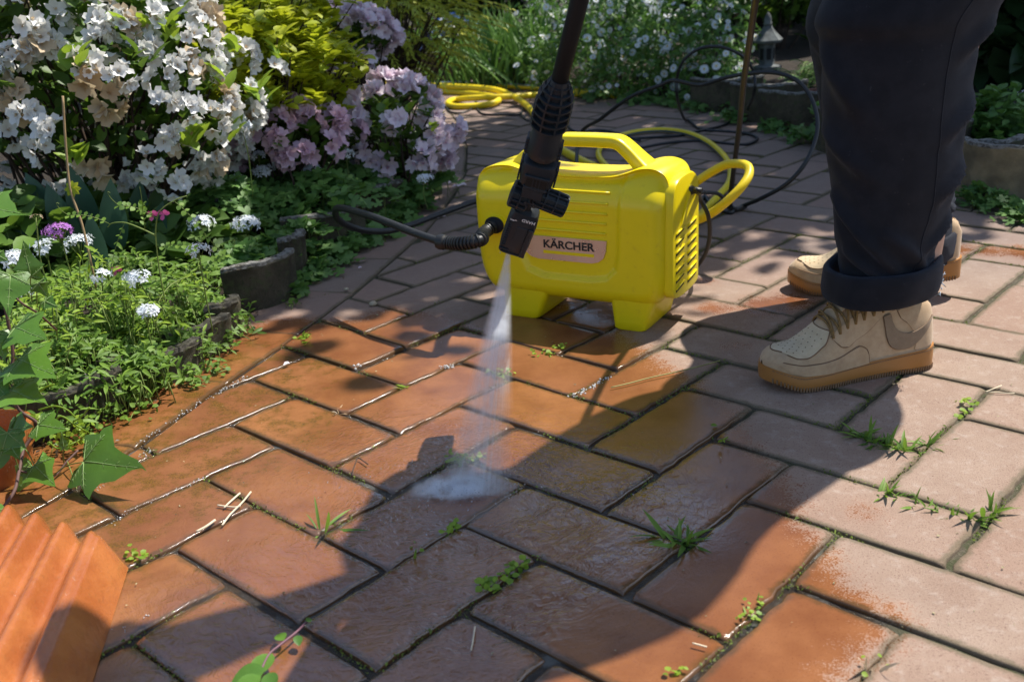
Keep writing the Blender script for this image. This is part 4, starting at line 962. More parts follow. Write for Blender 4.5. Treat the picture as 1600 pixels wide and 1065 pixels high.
# hands: five separate fingers closed around what they hold
def hand(c, ax_, palm, parent):
    ax_ = np.array(ax_)/np.linalg.norm(ax_); palm = np.array(palm, float); palm -= ax_*(palm@ax_); palm /= np.linalg.norm(palm); tv = np.cross(ax_, palm)
    for i, (ln_, off) in enumerate(((1.0,.030),(1.08,.010),(1.02,-.010),(.85,-.029))):
        m = MB(); R_ = .026; pts = []
        for a in np.linspace(-.5, 3.6*ln_, 9): pts.append(c+ax_*off+R_*(palm*math.cos(a)+tv*math.sin(a)))
        m.tube(spline(pts, 3), np.interp(np.linspace(0, 1, 25), [0,.9,1], [.0095,.0078,.003]), 10); m.build('finger', M_SKIN, parent)
    m = MB(); pts = [c+ax_*(.028+.012*k)+.027*(palm*math.cos(a)+tv*math.sin(a)) for k, a in enumerate((-.3,-1.0,-1.8,-2.4))]; m.tube(spline(pts, 4), np.interp(np.linspace(0, 1, 13), [0,.9,1], [.012,.0095,.004]), 10); m.build('thumb', M_SKIN, parent)
hand(HR, lw, np.array(lwp)-HR, bodyo); hand(HG, (GRIP-LEND), np.array(rwp)-HG, bodyo)
# ------------------------------------------------------------------ plant building blocks
def T_leaf(w=.32, fold=.06, droop=.12, n=3):
    """leaf along +x, length 1"""
    xs = np.linspace(0, 1, n+2); V = []; Fs = []
    for x in xs:
        h = w*math.sin(math.pi*min(1, x**.85))**.8*(1 if 0 < x < 1 else 0); z = -droop*x*x
        V += [(x, -h, z+fold*h*3), (x, 0, z), (x, h, z+fold*h*3)]
    for i in range(len(xs)-1):
        a = i*3; b = a+3
        if i == 0: Fs += [(1, b, b+1), (1, b+1, b+2)]
        elif i == len(xs)-2: Fs += [(a, b+1, a+1), (a+1, b+1, a+2)]
        else: Fs += [(a, b, b+1, a+1), (a+1, b+1, b+2, a+2)]
    return (V, Fs, [0]*len(Fs))
def T_merge(items, mi=0):
    """items: (template, pos, dir x, normal, scale, mat)"""
    V = []; Fs = []; Ms = []
    for T, p, X, Z, sc, m_ in items:
        X = np.array(X, float); X /= np.linalg.norm(X); Z = np.array(Z, float); Z -= X*(X@Z); Z /= np.linalg.norm(Z)+1e-9; Y = np.cross(Z, X); b = len(V)
        for q in T[0]: V.append(tuple(np.array(p, float)+sc*(q[0]*X+q[1]*Y+q[2]*Z)))
        Fs += [tuple(b+i for i in f) for f in T[1]]; Ms += [m_]*len(T[1])
    return (V, Fs, Ms)
L_OV = T_leaf(.30, .10, .15); L_NARROW = T_leaf(.13, .1, .25); L_ROUND = T_leaf(.42, .05, .1)
L_TINY = ([(0,0,0),(.5,-.25,.04),(1,0,-.05),(.5,.25,.04)], [(0,1,2),(0,2,3)], [0,0])
PET = ([(0,-.05,0),(.5,-.36,.18),(1.02,-.30,-.10),(1.10,.20,.08),(.62,.40,.12),(0,.06,0),(.55,0,.02)], [(0,1,6),(1,2,6),(2,3,6),(3,4,6),(4,5,6),(5,0,6)], [0]*6)
def T_flower(n=5, up=.55, sc=1.0, T=PET, cen=None):
    it = []
    for k in range(n):
        a = 2*math.pi*k/n+.2*math.sin(k*7); d = np.array([math.cos(a), math.sin(a), up+.35*math.sin(k*3.1)]); it.append((T, (0,0,0), d, (-math.cos(a)*up, -math.sin(a)*up, 1), sc, 0))
    if cen:
        for k in range(3): it.append((L_TINY, (0,0,.1), (math.cos(k*2.1)*.4, math.sin(k*2.1)*.4, 1), (1,0,0), cen, 1))
    return T_merge(it)
AZA = T_flower(5, .9, 1, cen=.45)
FL4 = T_merge([(L_TINY, (0,0,0), (math.cos(a), math.sin(a), .25), (0,0,1), 1.0, 0) for a in (0,1.57,3.14,4.71)])
def T_daisy(n=14):
    V = [(0,0,0)]; Fs = []
    for k in range(n):
        for q, r in ((-.42,.85),(0,1.0),(.42,.85)): a = 2*math.pi*(k+q)/n; V.append((r*math.cos(a), r*math.sin(a), .06*r))
        b = 1+3*k; Fs += [(0, b, b+1), (0, b+1, b+2)]
    b = len(V); V += [(.24*math.cos(a), .24*math.sin(a), .07) for a in np.arange(8)*math.pi/4]+[(0,0,.14)]
    f2 = [(b+k, b+(k+1) % 8, b+8) for k in range(8)]
    return (V, Fs+f2, [0]*len(Fs)+[1]*len(f2))
DAISY = T_daisy()
def T_lobed(n=5, notch=.55, spread=4.6):
    V = [(0,0,0)]; Fs = []; A = np.linspace(-spread/2, spread/2, n)
    for i, a in enumerate(A):
        st = spread/(n-1)/2
        for q, r in ((-.7,.78),(-.25,1.0),(.25,1.0),(.7,.78)): V.append((.1+r*math.cos(a+q*st), r*math.sin(a+q*st), .10*abs(math.sin(a))*r-.05*r))
        V.append((.1+notch*math.cos(a+st), notch*math.sin(a+st), .02))
    for k in range(1, len(V)-1-1): Fs.append((0, k, k+1))
    return (V, Fs, [0]*len(Fs))
LOBED = T_lobed()
def rdir(n, up=0.0, spread=1.0):
    v = RNG.normal(0, 1, (n, 3))*spread; v[:, 2] += up; return v/(np.linalg.norm(v, axis=1)[:,None]+1e-9)

M_L = {
 'azalea': mat_leaf('azalea_leaf', (.030,.075,.014), (.12,.22,.028), .5, .3, (.25,.4,.04)),
 'young': mat_leaf('young_leaf', (.13,.25,.022), (.33,.46,.045), .5, .4, (.45,.6,.05)),
 'golden': mat_leaf('golden_leaf', (.22,.32,.012), (.56,.56,.030), .5, .4, (.6,.65,.03)),
 'thread': mat_leaf('golden_thread', (.20,.28,.022), (.58,.56,.045), .6, .3, (.4,.45,.03)),
 'cover': mat_leaf('cover_leaf', (.05,.13,.030), (.16,.30,.065), .5, .3, (.2,.38,.05)),
 'fern': mat_leaf('fern_leaf', (.06,.14,.018), (.20,.33,.040), .55, .35, (.25,.4,.04)),
 'dark': mat_leaf('dark_leaf', (.012,.032,.010), (.035,.075,.020), .4, .2, (.06,.12,.02)),
 'grass': mat_leaf('grass_blade', (.045,.13,.026), (.16,.29,.055), .5, .3, (.12,.25,.04)),
 'ivy': mat_leaf('ivy_leaf_green', (.045,.13,.020), (.14,.28,.035), .34, .3, (.3,.5,.04), .5),
 'moss': mat_leaf('moss_green', (.06,.09,.012), (.20,.26,.03), .7, .2),
 'tree': mat_leaf('tree_leaf', (.03,.07,.015), (.07,.14,.025), .5, .25, (.12,.2,.03)),
}
M_F = {
 'white': mat_leaf('white_petal', (.78,.76,.70), (.87,.87,.87), .6, .3, (.8,.8,.78)),
 'cream': mat_leaf('faded_petal', (.50,.33,.16), (.66,.56,.42), .7, .25, (.7,.6,.4)),
 'pink': mat_leaf('pink_petal', (.78,.62,.70), (.88,.82,.87), .6, .3, (.8,.6,.7)),
 'rose': mat_leaf('rose_petal', (.60,.38,.48), (.80,.60,.70), .6, .3, (.7,.45,.5)),
 'snow': mat_leaf('snow_petal', (.70,.75,.80), (.84,.87,.90), .6, .25, (.8,.82,.85)),
 'blue': mat_leaf('blue_petal', (.06,.14,.48), (.16,.28,.66), .6, .3),
 'purple': mat_leaf('purple_petal', (.32,.10,.45), (.60,.26,.66), .6, .3),
 'yel': mat_leaf('yellow_centre', (.55,.38,.05), (.70,.55,.08), .8, .1),
}
M_STEM = mat_leaf('green_stem', (.10,.16,.03), (.22,.28,.06), .6, .1)
M_TWIG = mat_simple('brown_twig', (.045,.026,.016), .85, .3, 90)
M_BARK = mat_simple('tree_bark', (.07,.05,.035), .9, .3, 12, .9, .01)

def clumps(n, c, r, shell=.55, low=-1.0):
    out = []; c = np.array(c); r = np.array(r)
    while len(out) < n:
        v = RNG.normal(0, 1, 3); v /= np.linalg.norm(v); q = v*RNG.uniform(shell, 1.0)
        if q[2] < low: continue
        k = 1+.25*mnoise.noise(Vector(tuple(v*1.8+c))); out.append(c+q*r*k)
    return np.array(out)
def twigs(m, base, tips, r0=.006, frac=1.0, jit=.02):
    for t_ in tips:
        if RNG.random() > frac: continue
        b = np.array(base)+np.append(RNG.normal(0, jit, 2), 0); mid = b*.45+t_*.55+RNG.normal(0, .02, 3); m.tube(spline([b, mid, t_], 4), np.linspace(r0, r0*.3, 9), 5)
def rosettes(m, tips, per, size, T, up=.8, c0=None, jitter=.3, off=.0):
    per = int(per); n = len(tips)*per; P = np.repeat(tips, per, 0); az = RNG.uniform(0, 6.283, n); el_ = RNG.normal(up, jitter, n)
    X = np.c_[np.cos(az), np.sin(az), el_]; Z = np.c_[-np.cos(az)*.6, -np.sin(az)*.6, np.ones(n)]+RNG.normal(0, .25, (n, 3)); X /= np.linalg.norm(X, axis=1)[:,None]
    P = P+RNG.normal(0, size*.25, (n, 3)); tone = np.clip(np.repeat(RNG.random(len(tips)), per)*.6+RNG.random(n)*.4, 0, 1)
    m.inst(T, P, X, Z, size*RNG.uniform(.65, 1.2, n), tone)
def scatter_leaves(m, c, r, n, size, T, shell=.3, upn=.8, tone=None):
    v = RNG.normal(0, 1, (n, 3)); v /= np.linalg.norm(v, axis=1)[:,None]; rr = RNG.uniform(shell, 1, n)[:,None]**.6
    P = np.array(c)+v*rr*np.array(r); P = P[P[:,2] > .0]; n = len(P); X = rdir(n, .1); Z = rdir(n, upn*2)
    m.inst(T, P, X, Z, size*RNG.uniform(.6, 1.25, n), tone)
def flower_balls(m, cs, per, R, size, T, outc=None, tone=None, up=.15):
    """clusters of flowers whose faces point outwards"""
    for c in cs:
        v = rdir(per, up); 
        if outc is not None: o = np.array(c)-np.array(outc); o /= np.linalg.norm(o)+1e-9; v = v+o*.9; v /= np.linalg.norm(v, axis=1)[:,None]
        m.inst(T, np.array(c)+v*R*RNG.uniform(.6, 1, per)[:,None], np.cross(v, RNG.normal(0, 1, (per, 3))), v, size*RNG.uniform(.62, 1.2, (per, 3)), np.clip(RNG.normal(.5, .25, per), 0, 1) if tone is None else tone)

def shrub(name, label, cat, base, c, r, nclump, per, size, T, mat, fl=None, group=None, tw=.5, shell=.5, low=-.75, up=.8, inner=0, young=None, r0=.006):
    """fl: list of (part name, n clusters, per, R, size, template, materials, low)"""
    root = thing(name, base, label, cat, group)
    tips = clumps(nclump, c, r, shell, low); tips = tips[tips[:,2] > .01]
    m = MB(); twigs(m, base, tips, r0, tw, min(.08, r[0]*.15)); m.build('stems', M_TWIG, root)
    m = MB(); rosettes(m, tips, per, size, T, up)
    if inner: scatter_leaves(m, c, np.array(r)*.85, inner, size*.9, T, .1)
    m.build('foliage', mat, root)
    if young is not None:
        m = MB(); t2 = clumps(young[0], c, np.array(r)*1.05, .9, young[3] if len(young) > 3 else .1); rosettes(m, t2, young[1], young[2], T, 1.2); m.build('young_shoots', M_L['young'], root)
    for pn, n, pr, R, sz, TT, mats, lo in (fl or []):
        m = MB(); cs = clumps(n, c, np.array(r)*1.02, .86, lo); cs = cs[cs[:,2] > .02]; flower_balls(m, cs, pr, R, sz, TT, c); m.build(pn, mats, root)
    return root
# ------------------------------------------------------------------ trees outside the frame: their crowns shade the back of the path
def tree(label, base, crown, r, n, h, seed, leaf=.10):
    root = thing('tree', (*base, 0), label, 'tree'); m = MB(); top = np.array([crown[0]*.7+base[0]*.3, crown[1]*.7+base[1]*.3, crown[2]-r[2]*.3])
    m.tube(spline([(*base, -.05), (base[0]+.03, base[1], h*.3), (base[0]*.7+crown[0]*.3, base[1]*.7+crown[1]*.3, h*.7), top], 6), np.linspace(.11, .045, 19), 12)
    tips = clumps(n, crown, r, .25, -.9)
    for t_ in tips[:40]:
        m.tube(spline([top*.6+np.array([*base, h*.5])*.4, (top+t_)/2+[0,0,-.1], t_], 4), np.linspace(.03, .006, 9), 6)
    m.build('trunk', M_BARK, root, angle=60)
    m = MB(); k = np.repeat(tips, 34, 0); N = len(k); P = k+RNG.normal(0, .14, (N, 3))*[1,1,.55]; m.inst(L_OV, P, rdir(N, -.2), rdir(N, 1.5), leaf*RNG.uniform(.7, 1.3, N)); m.build('crown', M_L['tree'], root)
    return root
def shade_at(x, y, h): return (x+h/math.tan(rad(SUN_EL))*SUN_AZ[0], y+h/math.tan(rad(SUN_EL))*SUN_AZ[1])
tree('broad leafy tree overhanging the far right of the path', (3.3, 4.2), (*shade_at(1.35, 3.05, 3.1), 3.1), (1.45, 1.10, .42), 150, 2.6, 1)
tree('leafy tree overhanging the middle of the path', (2.9, 6.4), (*shade_at(-.2, 3.75, 3.4), 3.4), (1.55, 1.25, .45), 96, 3.0, 2)
tree('young leafy tree with a low crown over the left half of the path', (2.4, 5.6), (*shade_at(-.08, 2.50, 2.8), 2.8), (.62, .62, .28), 48, 2.3, 4)
tree('tall leafy tree behind the left bed', (-2.6, 6.2), (*shade_at(-1.9, 5.2, 3.2), 3.3), (1.5, 1.2, .6), 34, 2.8, 3)

for lb_, x_, y_, z_, rr_, n_ in (('unseen tall tree added to block the sky behind the blue flowers', -2.1, 9.2, 3.5, (1.9,1.0,1.9), 60), ('unseen tall tree added to block the sky behind the white blossom', 3.0, 8.9, 3.3, (1.7,1.0,1.9), 55), ('unseen tall tree added to block the sky behind the person', 5.6, 8.2, 3.3, (1.6,1.0,1.9), 55), ('unseen tall tree added to block the sky far behind the yellow shrubs', -5.2, 8.8, 3.3, (1.9,1.0,1.9), 55)):
    tree(lb_, (x_, y_), (x_, y_, z_), rr_, n_, 2.4, 5, .15)  # added crowns keep bright sky out of the wet bricks' reflections, with a gap

# ------------------------------------------------------------------ soil of the beds, raised behind the edging
def bed(name, poly, h, hole=None):
    m = MB(); P = np.array(poly); x0, y0 = P.min(0); x1, y1 = P.max(0); st = .06 if (y1-y0) < 5 else .1; nx = int((x1-x0)/st)+1; ny = int((y1-y0)/st)+1; idx = {}; V = []; Fs = []
    for j in range(ny):
        for i in range(nx):
            x, y = x0+i*st, y0+j*st; d = sdist(x, y, poly)
            if d > -st*1.2:
                idx[(i, j)] = len(V); V.append((x, y, -.02+(h+.02)*float(sstep(-.02, .07, d))+.02*mnoise.noise(Vector((x*9, y*9, 1)))+.03*mnoise.noise(Vector((x*2, y*2, 5)))*float(sstep(0, .2, d))))
    for (i, j), k in idx.items():
        if (i+1, j) in idx and (i, j+1) in idx and (i+1, j+1) in idx: Fs.append((k, idx[(i+1, j)], idx[(i+1, j+1)], idx[(i, j+1)]))
    m.add(V, Fs); return tag(m.build(name, M_SOIL), kind='structure')
def offs(line, d):
    P = np.array(line); T = np.gradient(P, axis=0); T /= np.linalg.norm(T, axis=1)[:,None]; return P+np.c_[-T[:,1], T[:,0]]*d
LO = offs(LEFT, .22); BO = offs(BACK, .17)
bed('flower_bed_soil', [(-2.6,.3)]+[tuple(p) for p in LO]+[(-3.0, LO[-1][1]+.1)], .06)
bed('flower_bed_soil', [(-3.2, 9)]+[tuple(p) for p in BO]+[(3.6, 1.5), (4.5, 1.5), (4.5, 9)], .09)

# ------------------------------------------------------------------ edging pieces
t = NT('mossy_concrete'); p = t.pos; a = t.noise(p, 14, 6, .65); b = t.noise(p, 90, 6, .7); z = t.n('SeparateXYZ'); t.L(p, z.inputs[0])
base = t.mix(t.mr(a, .35, .65), (.040,.031,.018), (.095,.078,.048)); base = t.mix(t.mr(b, .5, .68), base, (.035,.038,.016)); base = t.mix(t.math('MULTIPLY', t.mr(t.noise(p, 40, 5, .7), .5, .62), .6), base, (.07,.085,.03))
t.pbsdf(Base_Color=base, Roughness=.82, Normal=t.bump(t.math('ADD', b, t.noise(p, 260, 4, .7)), .9, .003)); M_CONC = t.m
t = NT('worn_rim'); p = t.pos; b = t.noise(p, 90, 6, .7); t.pbsdf(Base_Color=t.mix(t.mr(b, .38, .6), (.04,.035,.025), (.20,.195,.18)), Roughness=.7, Normal=t.bump(b, .7, .003)); M_RIM = t.m
t = NT('dark_rim'); p = t.pos; b = t.noise(p, 90, 6, .7); t.pbsdf(Base_Color=t.mix(t.mr(b, .45, .7), (.030,.026,.017), (.13,.12,.095)), Roughness=.5, Normal=t.bump(b, .7, .003)); M_RIM2 = t.m
def edging(pu, pv, R, h, az, arc, label, th=.016, lean=0.0, mat=None, name='edging_pot', cat='edging pot', grp=None, cav=1):
    """a curved piece of wall; az = direction its outer side faces (radians), ground point seen at pu, pv"""
    g = G(pu, pv); c = g[:2]-np.array([math.cos(az), math.sin(az)])*R*cav; root = thing(name, (*g[:2], 0), label, cat, grp)
    rg = []; N = 34
    prof = [(R, -.05), (R+.002, h*.5), (R+.004+lean*.01, h-.012), (R+.006, h-.004), (R+.003, h), (R-th+.003, h), (R-th, h-.004), (R-th-.002, -.05)]
    m = MB()
    for k in range(N):
        a = az-arc/2+arc*k/(N-1); ring = []
        for r_, z_ in prof:
            w = .006*mnoise.noise(Vector((a*2.2, pu*.1, 0)))+.0025*mnoise.noise(Vector((a*9, z_*60, pu*.1))); hz = (.006*mnoise.noise(Vector((a*2.6, pu*.3, 7))))*(1 if z_ > 0 else 0)
            ring.append((c[0]+(r_+w)*math.cos(a), c[1]+(r_+w)*math.sin(a), z_+hz))
        rg.append(ring)
    m.loft(rg); m.build('wall', mat or M_CONC, root, angle=50)
    m = MB(); rg = []
    for k in range(N):
        a = az-arc/2+arc*k/(N-1); w = .006*mnoise.noise(Vector((a*2.2, pu*.1, 0))); hz = (.006*mnoise.noise(Vector((a*2.6, pu*.3, 7)))); bz = .002*mnoise.noise(Vector((a*14, pu, 3)))
        rg.append([(c[0]+(r_+w)*math.cos(a), c[1]+(r_+w)*math.sin(a), h+hz+z_+bz) for r_, z_ in ((R+.006, -.005), (R+.004, .003), (R-th+.002, .0035), (R-th, -.004))])
    m.loft(rg); m.build('rim', M_RIM if h > .09 else M_RIM2, root, angle=50)
E1g = 'curved concrete edging pieces along the left bed'
dl = lambda d: rad(d)
edging(95, 682, .15, .072, dl(-58), 1.7, 'dark mossy edging wall under the white candytuft, nearest the ivy', grp=E1g)
edging(178, 652, .035, .075, dl(-40), 2.2, 'narrow edging post just right of the wall nearest the ivy', grp=E1g, th=.012)
edging(250, 606, .13, .060, dl(-60), 1.5, 'dark edging wall hidden behind the trailing vetch', grp=E1g)
edging(322, 560, .10, .062, dl(-50), 1.6, 'low dark edging wall between the vetch and the broken grey rim', grp=E1g)
edging(368, 528, .055, .075, dl(-25), 2.0, 'short edging piece with a pale broken rim, in front of the taller curved wall', grp=E1g)
edging(425, 480, .14, .100, dl(-48), 1.35, 'tall curved edging wall with a pale grey rim, beside the trailing cranesbill', grp=E1g)
edging(474, 438, .05, .105, dl(-30), 2.0, 'narrow upright edging piece left of the flat grey wall', grp=E1g)
edging(522, 398, .20, .105, dl(-55), 1.2, 'flat grey edging wall below the end of the black hose loop', grp=E1g)
edging(585, 352, .20, .10, dl(-55), 1.3, 'pale edging wall under the cranesbill behind the hose loop', grp=E1g)
edging(650, 312, .16, .09, dl(-50), 1.6, 'shaded edging wall under the low pink azalea', grp=E1g)
E2g = 'round concrete pots edging the bed behind the path'
edging(1137, 176, .15, .13, dl(-100), 2.6, 'shaded round edging pot below the right end of the daisies', grp=E2g)
edging(1203, 192, .15, .14, dl(-100), 2.6, 'round edging pot below the stone lantern', grp=E2g)
edging(1252, 207, .15, .14, dl(-100), 2.6, 'round edging pot seen through the black hose arch', grp=E2g)
edging(1515, 300, .12, .135, dl(-115), 2.8, 'mossy round edging pot just right of the trouser leg', grp=E2g)
edging(1585, 322, .14, .15, dl(-110), 2.8, 'tan round edging pot at the right edge of the photo', grp=E2g, mat=mat_simple('tan_concrete', (.17,.14,.085), .85, .25, 20, .6, .003))
edging(1345, 243, .15, .14, dl(-110), 2.6, 'round edging pot hidden behind the trousers', grp=E2g)
edging(1430, 272, .15, .14, dl(-110), 2.6, 'second edging pot hidden behind the trousers', grp=E2g)
E3g = 'edging wall of the far bed'
edging(720, 126, .5, .16, dl(-85), .9, 'dark edging wall below the blue flowers', grp=E3g)
edging(800, 138, .5, .15, dl(-85), .7, 'dark edging wall below the tall grass', grp=E3g)
# terracotta ball among the far right pots
m = MB(); m.lathe([(.0,0),(.05,.005),(.065,.05),(.07,.11),(.074,.115),(.074,.135),(.062,.135),(.058,.10),(0,.10)], G(1288, 200), seg=24)
tag(m.build('flower_pot', mat_simple('red_clay', (.22,.09,.06), .8, .2, 30), None, angle=40), 'dull red clay pot half hidden behind the trouser leg', 'flower pot')

# ------------------------------------------------------------------ left bed
shrub('azalea_shrub', 'large azalea with faded white flowers at the upper left', 'shrub', D(150, 330, 2.45)*[1,1,0], D(150, 140, 2.5), (.37,.34,.30), 115, 9, .050, L_OV, M_L['azalea'],
      fl=[('white_flowers', 175, 7, .030, .0235, AZA, [M_F['white'], M_F['cream']], -.8), ('faded_flowers', 46, 4, .026, .030, AZA, [M_F['cream'], M_F['cream']], -.6)], young=(48, 7, .055, -.4), inner=500, tw=.7, low=-.8)
shrub('azalea_shrub', 'white azalea branch hanging in at the top left corner', 'shrub', (-1.75, 2.6, 0), D(10, 10, 2.35)+[-.15,0,.12], (.30,.25,.28), 50, 9, .050, L_OV, M_L['azalea'],
      fl=[('white_flowers', 56, 6, .030, .027, AZA, [M_F['white'], M_F['cream']], -.8)], young=(14, 7, .055), inner=150, tw=.7)
shrub('golden_shrub', 'yellow leaved shrub between the white and the pink azalea', 'shrub', D(430, 250, 2.95)*[1,1,0], D(420, 120, 2.85), (.27,.24,.20), 190, 12, .042, L_OV, M_L['golden'], inner=400, tw=.5, low=-.85, up=.5)
shrub('golden_shrub', 'yellow leaved shrub rising behind the white azalea', 'shrub', D(330, 200, 3.3)*[1,1,0], D(380, 30, 3.1), (.36,.26,.24), 150, 12, .046, L_OV, M_L['golden'], inner=300, tw=.5, low=-.85, up=.5)
shrub('azalea_shrub', 'pink azalea low over the edge of the path', 'shrub', D(620, 270, 2.95)*[1,1,0]+[0,0,0], D(620, 208, 2.98), (.155,.20,.135), 60, 8, .036, L_OV, M_L['azalea'],
      fl=[('pink_flowers', 52, 6, .026, .030, AZA, [M_F['pink'], M_F['rose']], -.9)], inner=150, young=(8, 5, .035))
shrub('azalea_shrub', 'dusky pink azalea in the shade left of the low pink one', 'shrub', D(450, 280, 2.7)*[1,1,0], D(455, 222, 2.72), (.17,.13,.085), 50, 8, .036, L_OV, M_L['azalea'],
      fl=[('pink_flowers', 46, 5, .024, .026, AZA, [M_F['rose'], M_F['rose']], -.5)], inner=150)
shrub('azalea_shrub', 'pale pink azalea against the golden cypress', 'shrub', D(560, 150, 3.4)*[1,1,0], D(545, 62, 3.4), (.125,.13,.09), 45, 8, .036, L_OV, M_L['azalea'],
      fl=[('pink_flowers', 40, 6, .026, .030, AZA, [M_F['pink'], M_F['rose']], -.6)], inner=120, tw=.7)
# golden thread cypress: hanging sprays
def thread_bush(label, base, c, r, n):
    root = thing('golden_cypress', base, label, 'shrub'); tips = clumps(n, c, r, .55, -.8); m = MB(); twigs(m, base, tips, .006, .5); m.build('stems', M_TWIG, root)
    P = []; X = []; Z = []
    for t_ in tips:
        o = t_-np.array(c); o[2] = 0; o = o/(np.linalg.norm(o)+.01)*.6+RNG.normal(0, .3, 3); q = t_.copy(); d = np.array([o[0], o[1], .5])
        for k in range(16):
            d = d*.92+np.array([o[0]*.12, o[1]*.12, -.07]); d /= np.linalg.norm(d); q = q+d*.0125
            for s_ in (-1, 1): P.append(q); X.append(d+np.cross(d, (0,0,1))*s_*.8+RNG.normal(0, .15, 3)); Z.append(np.array([0,0,1.])+RNG.normal(0, .3, 3))
    m = MB(); m.inst(L_NARROW, P, X, Z, .026*RNG.uniform(.7, 1.3, len(P)), np.clip(np.repeat(RNG.random(len(tips)), 32)*.6+RNG.random(len(P))*.4, 0, 1)); m.build('foliage', M_L['thread'], root)
thread_bush('feathery golden cypress behind the pale pink azalea', D(600, 140, 4.2)*[1,1,0], D(590, 40, 4.1), (.34,.32,.22), 300)
thread_bush('feathery golden cypress filling the top between the yellow shrubs', D(480, 130, 4.4)*[1,1,0], D(470, 15, 4.3), (.40,.3,.25), 230)
# low cover
def cover(label, pts, name='ground_cover', T=LOBED, size=.022, mat=None, dens=1, sp=.035, cat='ground cover', kind=None, sz=None):
    """pts: (u, v, height z, radius, n)"""
    m = MB(); st = MB()
    for u, v, Y, rr, n, hh_ in pts:
        c = D(u, v, Y) if Y else G(u, v)
        P = np.c_[c[0]+RNG.normal(0, rr*.5, n), c[1]+RNG.normal(0, rr*.5, n), np.zeros(n)]; e = np.exp(-((P[:,0]-c[0])**2+(P[:,1]-c[1])**2)/(rr*rr))
        P[:,2] = np.maximum(.006, (c[2] if Y else 0)+(hh_*e-hh_*.5)*1.0*RNG.uniform(.3, 1.1, n)) if Y else .005+hh_*e*RNG.uniform(.15, 1, n)
        m.inst(T, P, rdir(n, .2)*[1,1,.35], rdir(n, 2.6, .8)+np.array([0,-.35,0]), size*RNG.uniform(.55, 1.25, n))
        for q in P[::6]: st.tube([np.array([q[0]+RNG.normal(0, .01), q[1]+RNG.normal(0, .01), max(0, q[2]-.06)]), q], .0009, 4)
    root = thing(name, c, label, cat); 
    if kind: root['kind'] = kind
    m.build('leaves', mat or M_L['cover'], root); st.build('stalks', M_STEM, root); return root
cover('cranesbill leaves spreading below the pink azaleas', [(430,330,2.55,.14,260,.10),(500,300,2.6,.14,260,.10),(560,290,2.8,.12,220,.10),(400,290,2.7,.14,240,.10),(470,265,2.85,.14,200,.1),(610,310,2.85,.07,120,.07),(350,310,2.5,.12,200,.10),(420,385,2.3,.07,110,.05),(385,400,2.2,.06,90,.05),(470,360,2.4,.06,90,.05),(620,280,2.9,.08,90,.08),(680,280,2.95,.05,60,.06)])
cover('cranesbill trailing over the bricks at the foot of the grey edging', [(520,410,0,.05,70,.05),(545,392,0,.05,80,.05),(575,378,0,.05,80,.05),(600,362,0,.05,80,.05),(500,430,0,.04,45,.04),(470,440,0,.03,30,.03),(628,345,0,.05,60,.05),(650,325,0,.05,60,.06),(660,305,0,.05,60,.07),(465,465,0,.02,14,.03)], size=.019)
cover('fine cut leaves of the candytuft above the nearest edging wall', [(120,560,1.60,.09,420,.09),(90,610,1.52,.05,260,.06),(160,600,1.56,.05,240,.06),(225,575,1.62,.05,240,.06),(290,545,1.74,.05,220,.06),(60,520,1.68,.10,420,.10),(170,520,1.75,.09,380,.09),(110,470,1.85,.12,380,.12),(250,470,1.9,.10,340,.10),(220,530,1.75,.07,260,.07),(310,440,2.1,.10,300,.09),(330,480,2.0,.07,200,.06),(0,600,1.5,.08,200,.06),(200,430,2.05,.12,300,.1),(380,430,2.15,.05,120,.05),(350,500,1.9,.05,120,.05),(300,500,1.9,.06,160,.06)], T=L_NARROW, size=.024, mat=M_L['fern'], name='candytuft_leaves')
cover('bright young fern-like leaves standing above the candytuft at the left edge', [(200,480,1.72,.06,90,.12),(150,440,1.78,.07,90,.12),(100,480,1.66,.07,100,.12),(250,510,1.72,.06,90,.1),(60,500,1.55,.06,90,.1),(300,460,1.9,.06,70,.1),(30,560,1.46,.05,80,.1)], T=L_NARROW, size=.022, mat=M_L['young'], name='young_ferny_leaves')
cover('dark leafy undergrowth behind the candytuft', [(60,420,2.1,.16,240,.12),(200,380,2.25,.16,240,.12),(130,340,2.3,.16,200,.12),(300,370,2.35,.14,200,.1),(20,360,2.1,.15,160,.12),(330,260,2.8,.15,200,.12)], T=L_OV, size=.07, mat=M_L['azalea'], name='undergrowth')
# broad blue-green leaves under the white azalea
m = MB()
for u, v, Y, s_, az in [(105,330,2.2,.13,-.6),(150,335,2.2,.14,-.1),(185,350,2.15,.13,.3),(215,335,2.3,.12,.6),(90,370,2.1,.12,-1.0),(160,380,2.05,.10,.1),(240,350,2.25,.1,.9),(125,355,2.12,.13,-.3)]:
    P = D(u, v+45, Y); m.inst(T_leaf(.18, .12, .2, 6), [P], [[math.sin(az)*.5, -.25, 1]], [[.2, -1, .3]], [s_*1.25])
root = thing('broad_leaf_plant', D(150, 380, 2.2)*[1,1,0], 'upright blue-green strap leaves under the white azalea', 'plant'); m.build('leaves', mat_leaf('blue_green_leaf', (.03,.075,.045), (.07,.15,.09), .4, .2), root)
